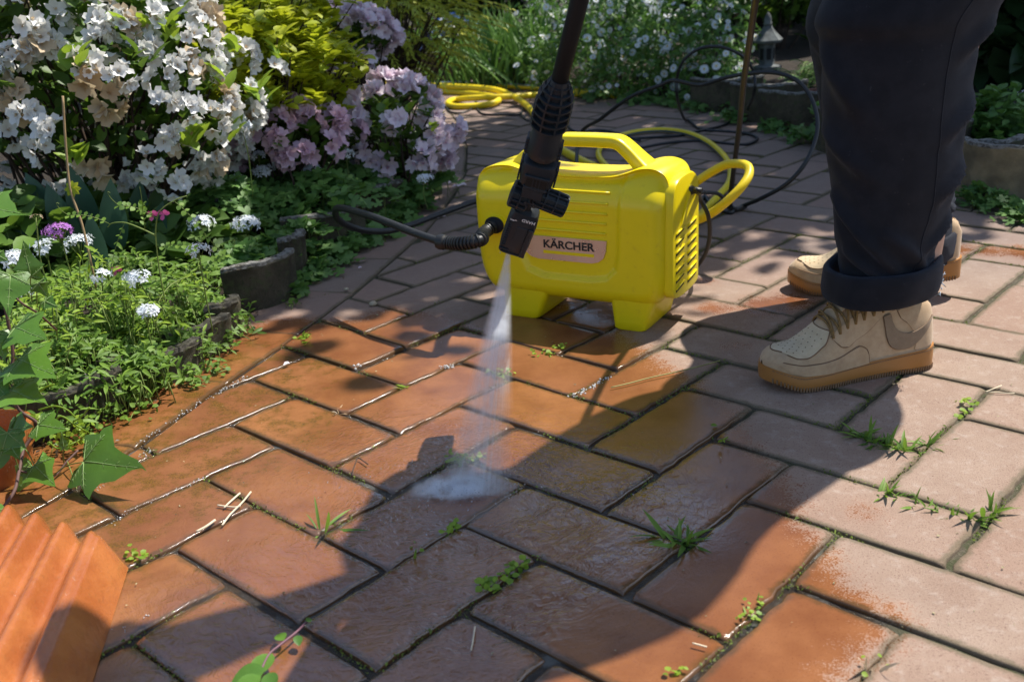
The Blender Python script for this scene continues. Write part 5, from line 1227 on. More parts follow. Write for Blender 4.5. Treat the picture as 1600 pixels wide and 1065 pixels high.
# flower heads on stalks
def umbel(m, st, P, R, n, T=FL4, s=.0045, lean=(0,0)):
    v = rdir(n, .9); v = v[v[:,2] > -.25]; k = len(v); m.inst(T, P+v*R*[1.1,1.1,.55]*RNG.uniform(.75,1.1,(k,1)), np.cross(v, RNG.normal(0, 1, (k, 3))), v, s*RNG.uniform(.8, 1.25, k)*np.ones(k))
    b = np.array([P[0]+lean[0], P[1]+lean[1], max(.05, P[2]-.17)]); st.tube(spline([b, (b+P)/2+RNG.normal(0, .006, 3), P], 4), .0013, 5)
    for q in v[::3]: st.tube([P-[0,0,R*.9], P+q*R*.8*[1,1,.75]], .0005, 3)
def heads(name, label, cat, group, u, v, Y, R, n, mat, s, part='flower_head', T=FL4):
    P = D(u, v, Y-(.16 if name == 'candytuft' else 0)); root = thing(name, (P[0], P[1], max(.02, P[2]-.17)), label, cat, group); m = MB(); st = MB(); umbel(m, st, P, R, int(n*.6), s=s, T=T); m.build(part, mat, root); st.build('stalk', M_STEM, root)
CG = 'white candytuft flower heads'
for lb, u, v, Y, R, n in [('white candytuft head farthest right of the near ones', 310, 392, 1.95, .020, 60), ('white candytuft head just above and left of the lowest one', 215, 436, 1.9, .023, 80), ('lowest white candytuft head, over the dark edging', 229, 488, 1.82, .018, 60), ('small white candytuft head left of the middle pair', 158, 431, 1.9, .016, 45),
    ('white candytuft head at the left edge under the purple flower', 22, 408, 1.85, .026, 80), ('bluish candytuft head right below the purple flower', 122, 382, 2.1, .030, 90), ('bluish candytuft head left of the purple flower', 72, 388, 2.05, .026, 70), ('faint white candytuft head in the shade at the left', 45, 458, 1.9, .022, 50),
    ('large white candytuft head in front of the cranesbill', 384, 350, 2.45, .030, 110), ('white candytuft head beside the large one', 314, 350, 2.4, .028, 90), ('flat white candytuft head above the large one', 362, 322, 2.6, .018, 50),
    ('white candytuft head below the dusky azalea', 411, 268, 2.8, .026, 90), ('pair half of candytuft below the golden shrub', 438, 254, 2.85, .026, 90), ('white candytuft head left of the azalea gap', 404, 214+30, 2.8, .018, 50), ('round white candytuft head right of centre in the left bed', 488, 266, 2.85, .024, 80), ('flat white candytuft head at the far cranesbill edge', 541, 241, 2.9, .020, 50),
    ('small white candytuft head in the deep shade', 371, 281, 2.7, .018, 50), ('round bluish candytuft head among the low pink azalea', 664, 280, 2.82, .020, 70), ('white candytuft head under the white azalea flowers', 378, 197, 2.6, .020, 40)]:
    heads('candytuft', lb, 'flower', CG, u, v, Y, R, n, M_F['snow'], .0080 if Y < 2.2 else .0092)
heads('verbena', 'purple verbena flower head above the white candytuft', 'flower', None, 93, 362, 1.75, .024, 120, M_F['purple'], .0060)
heads('verbena', 'half opened brownish flower head on a thin stalk left of the verbena', 'flower', None, 56, 340, 1.75, .009, 20, M_F['cream'], .004)
# long bare stalk and pea vine
m = MB(); m.tube(spline([D(98,150,1.9), D(103,230,1.88), D(110,295,1.86), D(128,350,1.84), D(142,410,1.82), D(150,450,1.82)], 6), .0022, 6); root = thing('dry_stalk', D(150,450,1.82), 'long dry brownish stalk standing in front of the white azalea', 'stalk'); m.build('stem', mat_simple('dry_stem', (.28,.19,.09), .8), root)
m = MB(); m.inst(L_OV, np.repeat([D(113,295,1.86)], 8, 0), np.c_[np.cos(np.arange(8)*.8), np.sin(np.arange(8)*.8)*.4, np.sin(np.arange(8)*.8)], [[0,-1,.2]]*8, [.016]*8); m.build('bud_leaves', M_L['golden'], root)
def vetch(label, path, Y, leaf=.012, fl=None):
    pts = spline([D(u, v, y) for u, v, y in path], 7); root = thing('vetch', pts[0]*[1,1,0]+[0,0,.02], label, 'plant'); m = MB(); m.tube(pts, np.linspace(.0016, .0009, len(pts)), 5); T = np.gradient(pts, axis=0)
    ml = MB(); P = []; X = []
    for i in range(5, len(pts)-1, 9):
        d = T[i]/np.linalg.norm(T[i]); sd_ = np.cross(d, (0,1,0))*(1 if (i//9) % 2 else -1)+d*.4+np.array([0,-.3,.1]); sd_ /= np.linalg.norm(sd_); q = [pts[i]+sd_*.012*k-np.array([0,0,.0012*k*k*.5]) for k in range(8)]; m.tube(q, .0006, 4)
        for k in range(1, 8):
            for s_ in (-1, 1): P.append(q[k]); X.append(np.cross(sd_, (0,-.6,1))*s_+sd_*.35+RNG.normal(0, .1, 3))
        c = q[-1]; m.tube(spline([c, c+sd_*.015+[0,0,.004], c+sd_*.02+[0,0,.012], c+sd_*.014+[0,0,.014]], 4), .0005, 4)
    ml.inst(L_ROUND, P, X, np.array([[0,-.7,1.]]*len(P))+RNG.normal(0, .3, (len(P), 3)), leaf*RNG.uniform(.8, 1.2, len(P))); m.build('stem', M_STEM, root); ml.build('leaflets', M_L['fern'], root)
    if fl is not None:
        mf = MB()
        for u, v, y in fl: mf.inst(PET, np.repeat([D(u, v, y)], 4, 0), [[1,0,.3],[-.8,0,.5],[.5,-.3,.8],[-.3,-.3,-.6]], [[0,-1,0]]*4, [.010]*4)
        mf.build('flowers', mat_leaf('magenta_petal', (.55,.07,.26), (.75,.16,.4), .6, .2), root)
    return root
vetch('tall vetch with pink flowers rising beside the candytuft', [(255,560,1.75),(262,500,1.76),(252,440,1.77),(246,400,1.77),(243,360,1.77),(250,330,1.77),(275,312,1.78),(292,306,1.79)], 1.75, .010, [(239,336,1.77),(256,335,1.77),(182,423,1.8)])
vetch('long vetch stem arching left from the tall one', [(243,368,1.77),(220,357,1.77),(195,348,1.78),(175,349,1.79),(168,355,1.79)], 1.78, .009)
vetch('vetch hanging down over the dark edging wall', [(150,420,1.80),(190,470,1.74),(210,540,1.68),(250,580,1.66),(290,595,1.70),(330,610,1.74)], 1.7, .014)
vetch('vetch trailing toward the bricks', [(200,470,1.80),(240,540,1.74),(275,575,1.74),(300,590,1.74),(320,600,1.76)], 1.7, .013)
vetch('vetch climbing through the candytuft', [(190,620,1.66),(215,560,1.70),(235,500,1.76),(262,450,1.82),(300,430,1.9),(330,425,1.95)], 1.7, .013)
vetch('vetch with bright leaves above the edging', [(330,480,1.95),(300,500,1.9),(270,520,1.84),(240,540,1.8)], 1.8, .012)
vetch('pale vetch stem crossing the candytuft heads', [(215,640,1.62),(190,600,1.65),(170,540,1.70),(165,480,1.76),(150,440,1.8)], 1.8, .012)
cover('chickweed and moss along the foot of the left edging', [(300,575,0,.03,60,.03),(330,560,0,.03,50,.03),(250,610,0,.03,70,.03),(210,640,0,.04,80,.03),(170,665,0,.04,60,.04),(120,690,0,.04,60,.05),(360,545,0,.025,50,.04),(378,525,0,.02,40,.05),(460,478,0,.02,20,.02),(300,600,0,.03,60,.02),(345,580,0,.015,16,.02)], T=L_ROUND, size=.010, mat=M_L['fern'], name='chickweed', kind='stuff')
# ------------------------------------------------------------------ bed behind the path
def daisy_bush(label, mounds, nd, group=None):
    root = thing('daisy_bush', D(*mounds[0][:3])*[1,1,0], label, 'daisies', group); m = MB(); md = MB(); st = MB()
    for u, v, Y, r, n, k in mounds:
        c = D(u, v, Y); c = c*[1,1,0]+[0,0,max(c[2], .05)]
        scatter_leaves(m, c, r, n, .042, L_NARROW, .35, .6); P = clumps(k, c, np.array(r)*1.05, .8, -.75); P = P[P[:,2] > .03]
        md.inst(DAISY, P, rdir(len(P)), (P-c)/np.array(r)*.8+RNG.normal(0, .3, (len(P), 3))+[0,-.7,.5], .0195*RNG.uniform(.5, 1.15, len(P)))
        for q in P[::2]: st.tube([q*.8+c*.2-[0,0,.03], q-[0,0,.003]], .0012, 4)
    m.build('foliage', M_L['grass'], root); md.build('flowers', [M_F['snow'], M_F['yel']], root); st.build('stalks', M_STEM, root)
daisy_bush('white daisies spilling over the back edge of the path behind the lance', [(900,95,4.95,(.22,.22,.18),900,50),(985,110,4.75,(.22,.22,.17),900,75),(960,50,5.1,(.26,.22,.20),800,75),(1035,70,4.85,(.22,.22,.2),800,60)], 0)
daisy_bush('white daisies on the right of the mass, in front of the stone lantern', [(1095,100,4.6,(.18,.2,.18),700,42),(1125,60,4.8,(.18,.2,.2),600,36),(1140,130,4.4,(.09,.12,.10),240,14)], 0)
daisy_bush('sparse white daisies left of the lance by the tall grass', [(848,100,5.2,(.13,.15,.15),400,24),(850,40,5.5,(.15,.2,.2),400,18)], 0)
shrub('phlox', 'blurred mass of small white blossom at the top behind the daisies', 'shrub', D(1000,60,5.9)*[1,1,0], D(1010,10,5.9), (.60,.3,.22), 120, 10, .05, L_OV, M_L['grass'], fl=[('white_flowers', 150, 7, .035, .014, FL4, M_F['snow'], -.3)], inner=500)
shrub('phlox', 'blurred white blossom at the top above the stone lantern', 'shrub', D(1200,60,5.6)*[1,1,0], D(1215,-8,5.6), (.30,.25,.18), 50, 10, .06, L_OV, M_L['azalea'], fl=[('white_flowers', 22, 7, .035, .014, FL4, M_F['snow'], -.3)], inner=200)
# tall grass
def grass_clump(name, label, u, v, Y, n, h, rx, ry, mat=None, w=.05, cat='grass clump', T=None, lean=.35, root=None):
    c = D(u, v, Y) if Y else G(u, v); 
    if Y: c = c*[1,1,0]
    root = thing(name, c, label, cat); m = MB(); P = c+np.c_[RNG.normal(0, rx, n), RNG.normal(0, ry, n), np.zeros(n)]; X = np.c_[RNG.normal(0, lean, n), RNG.normal(0, lean, n), np.ones(n)]
    m.inst(T_leaf(w, .1, .35, 5), P, X, rdir(n)*[1,1,.1]+[0,-.3,0], h*RNG.uniform(.45, 1.1, n)); m.build('blades', mat or M_L['grass'], root); return root
grass_clump('grass_clump', 'tall dark green grass between the blue flowers and the daisies', 798, 128, 5.5, 420, .40, .16, .12, w=.022)
grass_clump('grass_clump', 'grass growing behind the blue flowers', 735, 118, 6.6, 200, .36, .25, .15, w=.025)
shrub('blue_flowers', 'low plants with blue and white flowers in the far bed', 'flowers', D(725,110,6.2)*[1,1,0], D(722,82,6.2), (.24,.2,.17), 60, 9, .05, L_OV, M_L['dark'], fl=[('blue_flowers', 34, 3, .03, .020, AZA, [M_F['blue'], M_F['yel']], -.5), ('white_flowers', 8, 2, .03, .018, AZA, [M_F['snow'], M_F['yel']], -.4)], inner=250)
# dark planting that closes the garden
for lb, x, y, r, n, T_, mt in [('dark evergreen bush at the back left', -2.2, 7.6, (1.3,.8,1.0), 150, L_OV, 'azalea'), ('dark evergreen bush behind the blue flowers', -.2, 8.2, (1.3,.8,1.0), 150, L_OV, 'dark'), ('dark evergreen bush behind the white blossom', 1.9, 7.4, (1.2,.8,1.0), 150, L_OV, 'dark'),
        ('tall dark bush behind the stone lantern', 2.4, 6.1, (.8,.6,.9), 130, L_OV, 'azalea'), ('tall dark bush far behind the left bed', -4.0, 6.2, (1.3,.9,1.0), 130, L_OV, 'azalea')]:
    shrub('evergreen_bush', lb, 'bush', (x, y, 0), (x, y, r[2]*.85), r, n, 24, .15, T_, M_L[mt], inner=1600, tw=.3, shell=.4, low=-1, r0=.02)
shrub('evergreen_bush', 'dark broad leaved bush at the top right corner', 'bush', (2.15, 3.9, 0), D(1640,20,3.9), (.42,.4,.42), 90, 9, .15, T_leaf(.26,.08,.25), M_L['dark'], inner=420, tw=.4, low=-1)
shrub('green_plant', 'bright green leafy plant over the round pots at the right edge', 'plant', D(1570,270,2.95)*[1,1,0], D(1572,205,3.0), (.17,.17,.115), 90, 12, .040, L_OV, M_L['cover'], inner=500, tw=.3, up=.6,
      fl=[('white_flowers', 3, 8, .02, .008, FL4, M_F['snow'], -.2)])
shrub('green_plant', 'green leafy plant half hidden behind the trouser leg', 'plant', D(1400,200,3.4)*[1,1,0], D(1400,170,3.4), (.3,.2,.13), 60, 12, .045, L_OV, M_L['cover'], inner=300, tw=.3)
# ferny plant beside the lantern
root = thing('fern', D(1255,140,4.2)*[1,1,0], 'green fern beside the stone lantern, left of the trousers', 'fern'); m = MB(); st = MB()
for k in range(18):
    c = D(1250+RNG.normal(0,14), 140, 4.15+RNG.normal(0,.1)); c = c*[1,1,0]+[0,0,.08]; a = RNG.uniform(0, 6.28); L_ = RNG.uniform(.12, .24); e = np.array([math.cos(a), math.sin(a), 0])
    pts = [c+e*L_*t_*.8+np.array([0,0,L_*(1.25*t_-.8*t_*t_)]) for t_ in np.linspace(0, 1, 14)]; st.tube(pts, .0018, 4)
    for i in range(2, 14):
        for s_ in (-1, 1): m.inst(L_NARROW, [pts[i]], [np.cross(e, (0,0,1))*s_+e*.35], [[0,0,1]], [.055*(1-i/16)])
m.build('fronds', M_L['cover'], root); st.build('stalks', M_STEM, root)
cover('weeds growing at the foot of the round pots behind the path', [(1100,172,0,.08,90,.05),(1150,190,0,.08,90,.05),(1215,205,0,.08,90,.05),(1255,222,0,.08,70,.06),(1060,165,0,.1,80,.05),(1000,160,0,.1,80,.04),(940,155,0,.1,60,.04)], size=.018, mat=M_L['cover'], name='weeds', kind='stuff')
cover('leafy weeds at the foot of the pots at the right edge', [(1490,300,0,.05,70,.04),(1530,318,0,.06,90,.05),(1560,328,0,.05,70,.05),(1600,345,0,.05,60,.04),(1548,300,0,.02,40,.08)], size=.016, mat=M_L['cover'], name='weeds', kind='stuff')
cover('leaves over the pots below the stone lantern', [(1150,160,4.25,.10,160,.10),(1210,165,4.15,.12,180,.10),(1265,175,4.0,.10,140,.08),(1180,140,4.4,.12,120,.08)], size=.035, T=L_OV, mat=M_L['cover'], name='leafy_plant')
# stone lantern
M_STONE = mat_simple('weathered_stone', (.095,.105,.103), .85, .35, 25, .7, .004)
LC = D(1198, 100, 4.7); lx, ly = LC[0], LC[1]; root = thing('stone_lantern', (lx, ly, 0), 'small grey stone lantern standing among the white flowers', 'stone lantern')
zb = D(1198, 120, 4.7)[2]; zt = D(1198, 18, 4.7)[2]; hL = zt-zb
def lat(name, prof, seg, rot=0.0): m = MB(); m.lathe([(r*hL, zb+z*hL) for r, z in prof], (lx, ly, 0), seg=seg, ref=(math.cos(rot), math.sin(rot), 0)); m.build(name, M_STONE, root, angle=35)
lat('pedestal', [(.22,-.6),(.20,-.35),(.14,-.30),(.13,0),(.20,.05),(.24,.12),(.24,.17),(.13,.19)], 6)
lat('light_box', [(.13,.19),(.125,.21),(.125,.50),(.15,.52)], 6); lat('roof', [(.15,.52),(.235,.535),(.25,.57),(.20,.62),(.12,.70),(.075,.76),(.075,.78)], 6); lat('finial', [(.05,.78),(.07,.81),(.055,.86),(.06,.89),(.035,.95),(.0,1.0)], 12)
m = MB()
for k in range(6):
    a = math.pi/6+k*math.pi/3; m.box((lx+.109*hL*math.cos(a), ly+.109*hL*math.sin(a), zb+.36*hL), (.003, .035*hL, .085*hL), [[math.cos(a), -math.sin(a), 0], [math.sin(a), math.cos(a), 0], [0, 0, 1]])
m.build('openings', M_SLOT, root, smooth=False)

# ------------------------------------------------------------------ ribbed terracotta in the corner
t = NT('wet_terracotta'); p = t.pos; a = t.noise(p, 12, 5, .6); b = t.noise(p, 120, 5, .7)
base = t.mix(t.mr(a, .35, .65), (.31,.088,.024), (.41,.138,.040)); base = t.mix(t.math('MULTIPLY', t.mr(b, .56, .7), .35), base, (.20,.09,.03))
t.pbsdf(Base_Color=base, Roughness=t.math('ADD', t.math('MULTIPLY', t.mr(b, .4, .6), .12), .09), Coat_Weight=.4, Coat_Roughness=.06, Normal=t.bump(t.math('ADD', t.noise(p, 60, 4, .6), t.math('MULTIPLY', b, .5)), .6, .0030)); M_TERRA = t.m
o_ = np.array([-.490, 1.085]); d1 = np.array([.15, -.99]); c1 = np.array([-.99, -.15]); sv = []; zv = []
S_ = np.concatenate([np.linspace(0, .04, 14), np.arange(.0425, .56, .0025)])
def prof(s):
    if s < .030: return .052*(s/.030)**.8
    k = (s-.036)/.0365; rdg = .5+.5*math.cos(2*math.pi*k); zb_ = .052+.19*(s-.03)-.32*(s-.03)**2 if s < .40 else .052+.19*.37-.32*.137-(s-.4)*.45
    return zb_-.019*(1-rdg)
rgs = []
TT = np.concatenate([np.linspace(0, .030, 12), np.linspace(.04, .62, 26)])
m = MB()
for t_ in TT:
    ring = []
    for s in S_:
        k = (s-.036)/.0365; sc_ = .010*(.5+.5*math.cos(2*math.pi*k)) if s > .03 else .010*s/.03
        t0 = -.62*s-sc_; q = o_+c1*s*(1+.18*t_)+d1*(t0+t_); q[0] += 0; f_ = math.sqrt(max(0, 1-(1-min(1, t_/.030))**2)); ring.append((q[0], q[1], max(0, prof(s))*(.25+.75*f_)*(1+.25*t_)))
    rgs.append(ring)
n = len(S_); V = [q for r in rgs for q in r]; Fs = [(i*n+k, i*n+k+1, (i+1)*n+k+1, (i+1)*n+k) for i in range(len(TT)-1) for k in range(n-1)]
b_ = len(V); V += [(q[0], q[1], -.002) for q in rgs[0]]; Fs += [(k+1, k, b_+k, b_+k+1) for k in range(n-1)]
root = thing('terracotta_pot', (*(o_+c1*.25+d1*.3), 0), 'wet ribbed terracotta pot lying in the bottom left corner', 'pot'); m.add(V, Fs); m.build('ribbed_wall', M_TERRA, root, angle=60)
P0 = D(-22, 690, 1.36)
m = MB(); m.lathe([(.0,-.12),(.045,-.12),(.060,-.01),(.066,-.008),(.068,.022),(.060,.024),(.054,-.01),(.0,-.02)], P0, seg=32); tag(m.build('clay_pot', M_TERRA, None, angle=40), 'small orange clay pot almost hidden by ivy at the left edge', 'pot')

# ------------------------------------------------------------------ ivy
IV = [(0,.03),(-.10,.16),(-.16,.36),(-.05,.40),(.08,.36),(.16,.42),(.26,.50),(.33,.40),(.42,.27),(.60,.18),(.80,.09),(1.0,0)]
M_VEIN = mat_leaf('ivy_vein', (.20,.34,.10), (.30,.42,.15), .5, .2)
def ivy_leaf(root, b, tp, Y0, Y1, wid=1.0, tilt=.35, curl=.12):
    B_ = D(*b, Y0); T_ = D(*tp, Y1); X = T_-B_; L = np.linalg.norm(X); X /= L; N = (CAMP-B_); N /= np.linalg.norm(N); N = N*(1-tilt)+np.array([0,0,1])*tilt+RNG.normal(0, .12, 3); N -= X*(N@X); N /= np.linalg.norm(N); Yv = np.cross(N, X)
    jit = RNG.normal(0, .025, (len(IV), 2))
    def pt(x, y, o=0.0): return B_+X*x*L+Yv*y*L*wid+N*(L*(-curl*x*x-.22*y*y+.10*abs(y)+.02*math.sin(9*x))+o)
    m = MB(); up_ = [(x+j[0], y+j[1]) for (x, y), j in zip(IV, jit)]; lo = [(x+j[1], -y+j[0]) for (x, y), j in zip(IV, jit)]; V = []; Fs = []; K = 5
    for side in (up_, lo):
        b0 = len(V)
        for i, (x, y) in enumerate(side):
            cx = max(0, x*.92) if x > 0 else 0
            for k in range(K+1): f_ = k/K; V.append(pt(cx+(x-cx)*f_, y*f_))
        for i in range(len(side)-1):
            for k in range(K): q = (b0+i*(K+1)+k, b0+i*(K+1)+k+1, b0+(i+1)*(K+1)+k+1, b0+(i+1)*(K+1)+k); Fs.append(q if side is up_ else q[::-1])
    m.add(V, Fs, tone=RNG.random()); lf = m.build('leaf', M_L['ivy'], root)
    m = MB()
    for ex, ey in ((.93,0),(-.10,.33),(-.10,-.33),(.22,.42),(.22,-.42)):
        m.tube([pt(ex*q, ey*q, .0004) for q in np.linspace(.02, .95, 8)], np.linspace(.0009, .0003, 8), 4)
        for q in (.35, .55, .75):
            for s_ in (-1, 1):
                m.tube([pt(ex*q, ey*q, .0003), pt(ex*q+(.09*math.cos(math.atan2(ey, ex)+s_*.8))*(1-q*.5), ey*q+.12*math.sin(math.atan2(ey, ex)+s_*.8)*(1-q*.5), .0003)], [.0004, .0002], 3)
    m.build('veins', M_VEIN, lf)
    return B_
root = thing('ivy', (-.66, 1.25, 0), 'ivy with large lobed green leaves hanging over the left edge', 'ivy')
ivl = [((131,721),(221,728),1.30,1.26,1.0,.35),((-30,322),(38,330),1.35,1.33,1.1,.5),((48,432),(36,374),1.36,1.36,.8,.1),((60,442),(75,465),1.36,1.36,1.3,.4),((-5,398),(14,408),1.34,1.34,1.2,.2),((16,430),(12,492),1.34,1.30,1.0,.2),((24,512),(70,526),1.34,1.30,1.1,.4),((-6,520),(8,560),1.32,1.30,1.2,.4),
       ((30,562),(86,582),1.32,1.28,1.15,.4),((14,610),(70,624),1.30,1.26,1.1,.35),((-8,600),(14,622),1.3,1.28,1.2,.3),((60,664),(104,668),1.32,1.30,1.0,.4),((14,672),(48,663),1.30,1.28,1.1,.35),((12,676),(-8,738),1.28,1.25,1.0,.3),((18,700),(31,716),1.27,1.25,1.2,.3),((54,727),(86,757),1.30,1.27,1.1,.4),((52,730),(24,770),1.32,1.30,1.1,.3),((100,700),(95,672),1.33,1.33,.5,.2),((124,776),(122,806),1.30,1.27,1.1,.5),((-4,838),(22,905),1.13,1.08,1.1,.4),((-12,800),(20,828),1.16,1.14,1.0,.4),((30,600),(24,580),1.31,1.31,.8,.2),((70,470),(92,480),1.38,1.38,1.2,.3)]
bases = [ivy_leaf(root, *a) for a in ivl]
m = MB(); m.tube(spline([D(-30,830,1.2), D(18,775,1.24), D(30,735,1.28), D(38,700,1.32), D(60,665,1.34), D(30,640,1.34), D(8,600,1.34), D(20,560,1.36), D(12,500,1.37), D(0,440,1.38), D(-10,380,1.40)], 8), .0024, 7)
m.tube(spline([D(30,735,1.28), D(80,745,1.33), D(105,720,1.36), D(122,703,1.38)], 6), .0016, 6); m.tube(spline([D(10,440,1.38), D(30,470,1.36), D(60,490,1.38), D(88,515,1.42)], 6), .0016, 6)
m.build('stem', mat_simple('ivy_stem', (.10,.05,.04), .7), root)
m = MB()
for q, b_ in zip([D(80,745,1.33),D(-20,400,1.4),D(50,470,1.37),D(58,480,1.37),D(0,440,1.38),D(0,440,1.38),D(12,500,1.37),D(-5,480,1.38),D(20,560,1.36),D(8,600,1.34),D(8,600,1.34),D(60,665,1.34),D(30,690,1.3),D(30,690,1.3),D(30,735,1.28),D(38,700,1.32),D(38,735,1.3),D(100,725,1.36),D(105,720,1.36),D(-30,830,1.2),D(-30,830,1.2),D(20,600,1.34),D(60,490,1.38)], bases): m.tube(spline([q, (q+b_)/2+[0,0,.006], b_], 4), .0009, 5)
m.build('leaf_stalks', M_STEM, root)
root = thing('trailing_weed', G(110,690), 'thin yellow-green weed stems arching beside the ivy', 'weed'); m = MB()
for P in ([(27,690,1.4),(30,650,1.36),(45,648,1.35),(62,658,1.36)],[(60,640,1.38),(85,634,1.38),(105,640,1.38),(118,652,1.38)],[(80,665,1.4),(95,650,1.4),(112,660,1.4),(128,670,1.4),(140,676,1.42)],[(115,658,1.4),(128,650,1.4),(140,636,1.4)],[(76,690,1.4),(90,700,1.4),(110,694,1.4),(130,684,1.42)],[(30,610,1.3),(60,612,1.3),(72,604,1.3),(85,600,1.3)]): m.tube(spline([D(*q) for q in P], 6), .0013, 5)
m.build('stems', M_L['young'], root); m = MB()
P = np.array([D(130+RNG.normal(0,12), 670+RNG.normal(0,8), 1.42) for _ in range(34)]+[D(105+RNG.normal(0,14), 690+RNG.normal(0,8), 1.42) for _ in range(24)]+[D(55, 652, 1.36)]*6); m.inst(L_ROUND, P, rdir(len(P)), rdir(len(P), 2)+[0,-.6,0], .009*RNG.uniform(.6, 1.3, len(P))); m.build('leaves', M_L['young'], root)

# ------------------------------------------------------------------ grass tufts and litter on the bricks
def tuft(label, pts, n, h, mat=None, lean=1.0, flat=.5, w=.07, name='grass_tuft', leaves=0, lsize=.008):
    """pts: pixels along a joint"""
    L = np.array([G(u, v) for u, v in pts]); root = thing(name, L.mean(0), label, 'grass tuft'); m = MB(); k = RNG.uniform(0, len(L)-1.001, n) if len(L) > 1 else np.zeros(n); i = k.astype(int); f_ = (k-i)[:,None]
    P = (L[i]*(1-f_)+L[np.minimum(i+1, len(L)-1)]*f_)+np.c_[RNG.normal(0, .003, n), RNG.normal(0, .003, n), np.full(n, -.006)]
    X = np.c_[RNG.normal(0, lean, n), RNG.normal(0, lean, n), np.abs(RNG.normal(.55, flat, n))]
    m.inst(T_leaf(w, .12, .30, 4), P, X, np.c_[RNG.normal(0,.4,n), RNG.normal(0,.4,n), np.ones(n)], h*RNG.uniform(.35, 1.15, n)); m.build('blades', mat or M_L['fern'], root)
    if leaves: m = MB(); j = RNG.integers(0, len(L), leaves); m.inst(L_ROUND, L[j]+np.c_[RNG.normal(0,.006,leaves), RNG.normal(0,.006,leaves), RNG.uniform(0,.008,leaves)], rdir(leaves)*[1,1,.3], rdir(leaves, 3), lsize*RNG.uniform(.6, 1.3, leaves)); m.build('small_leaves', M_L['young'], root)
    return root
tuft('green grass tuft in the wet joint at the lower centre', [(1045,838),(1062,848),(1085,846)], 60, .045)
tuft('grass growing along the joint just below the near shoe', [(1335,672),(1352,684),(1375,692),(1395,698),(1420,702)], 110, .034, lean=.9)
tuft('grass at the end of the joint below the near shoe', [(1432,706),(1448,694),(1462,690)], 34, .032)
tuft('dry and green grass along the joint at the lower right', [(1368,768),(1395,775),(1430,786),(1465,796),(1500,806),(1530,812)], 130, .032, mat=M_L['fern'])
tuft('upright grass blades at the right end of the lower right joint', [(1540,806),(1555,802)], 14, .042, lean=.45, flat=.9)
tuft('small green weed in the joint near the right edge', [(1505,632),(1512,628),(1503,645)], 8, .015, leaves=26)
tuft('thin grass blades bending over the shadow edge at the left', [(496,826),(500,830)], 9, .065, lean=1.0, w=.04)
tuft('small pale weed beside the terracotta pot', [(208,866),(218,872)], 10, .02, mat=M_L['young'], leaves=20)
tuft('little yellow-green weed under the jet, upper one', [(770,583),(782,585),(795,586)], 12, .02, mat=M_L['young'], leaves=34)
tuft('ragged clump of weed at the edge of the splash', [(708,716),(722,720),(745,716)], 14, .018, mat=M_L['young'], leaves=50)
tuft('brown withered weed on the left wet bricks', [(525,640),(533,642)], 16, .022, mat=M_F['cream'])
tuft('single pale blade standing in a left joint', [(633,602)], 5, .026, mat=M_L['young'])
tuft('weed with a yellow leaf tip in the joint at the lower right of the shadow', [(1165,968),(1178,962),(1190,945)], 10, .024, leaves=22, lsize=.0055)
tuft('green leaves packed in the wet joint at the bottom centre', [(770,915),(795,900),(812,888)], 4, .016, leaves=60, lsize=.009)
tuft('two small leaves in the joint below the splash', [(700,828),(712,824)], 2, .014, leaves=14, lsize=.010)
tuft('green blade lying in the joint left of centre', [(648,870),(655,858)], 4, .026, leaves=2)
tuft('tiny moss tuft at the bottom edge', [(1057,1048)], 8, .014, leaves=6)
tuft('dry blades in the bottom right joint', [(1350,1035),(1362,1045)], 8, .03, mat=M_F['cream'], leaves=4)
tuft('small clover on the dark wet bricks at the upper left', [(470,530),(480,526),(476,536)], 1, .01, leaves=26, lsize=.012)
tuft('tiny weeds below the washer', [(842,555),(860,552),(880,545)], 4, .01, leaves=26, lsize=.008)
tuft('green sprig in the joint right of the splash', [(1128,690),(1105,668)], 3, .02, leaves=8)
def strands(name, label, cat, lines, r, mat, z=.004):
    root = thing(name, G(*lines[0][0]), label, cat); m = MB()
    for L in lines: m.tube(spline([G(*q, z) for q in L], 6), r, 5)
    m.build('stem', mat, root); return root
M_STRAW = mat_simple('bleached_straw', (.62,.52,.36), .8)
strands('straw', 'bleached forked straw on the left wet bricks', 'straw', [[(392,768),(378,785),(360,803),(347,820)],[(340,789),(365,792),(376,790)],[(375,770),(358,785),(350,793)]], .0014, M_STRAW)
strands('straw', 'short white straw just left of the forked one', 'straw', [[(307,830),(322,822),(336,812)]], .0018, M_STRAW)
strands('straw', 'long thin dry stalk lying across the shadow edge below the washer', 'straw', [[(955,605),(985,598),(1015,590),(1060,580),(1100,570),(1125,563)]], .0011, mat_simple('green_straw', (.30,.28,.10), .8))
strands('straw', 'thin reddish stalk on the wet bricks left of the shadow', 'straw', [[(550,738),(556,722),(560,715),(575,725)]], .0009, M_TWIG)
strands('straw', 'dry sliver lying at the right of the bottom shadow', 'straw', [[(1082,1004),(1104,1010)]], .0010, M_STRAW)
strands('straw', 'pale split straw in the joint at the right edge', 'straw', [[(1540,612),(1555,606),(1565,602)],[(1545,612),(1570,614),(1585,614)]], .0010, M_STRAW)
strands('straw', 'brown sliver upright in the bottom joint', 'straw', [[(742,978),(739,1000),(736,1015)]], .0009, M_STRAW)
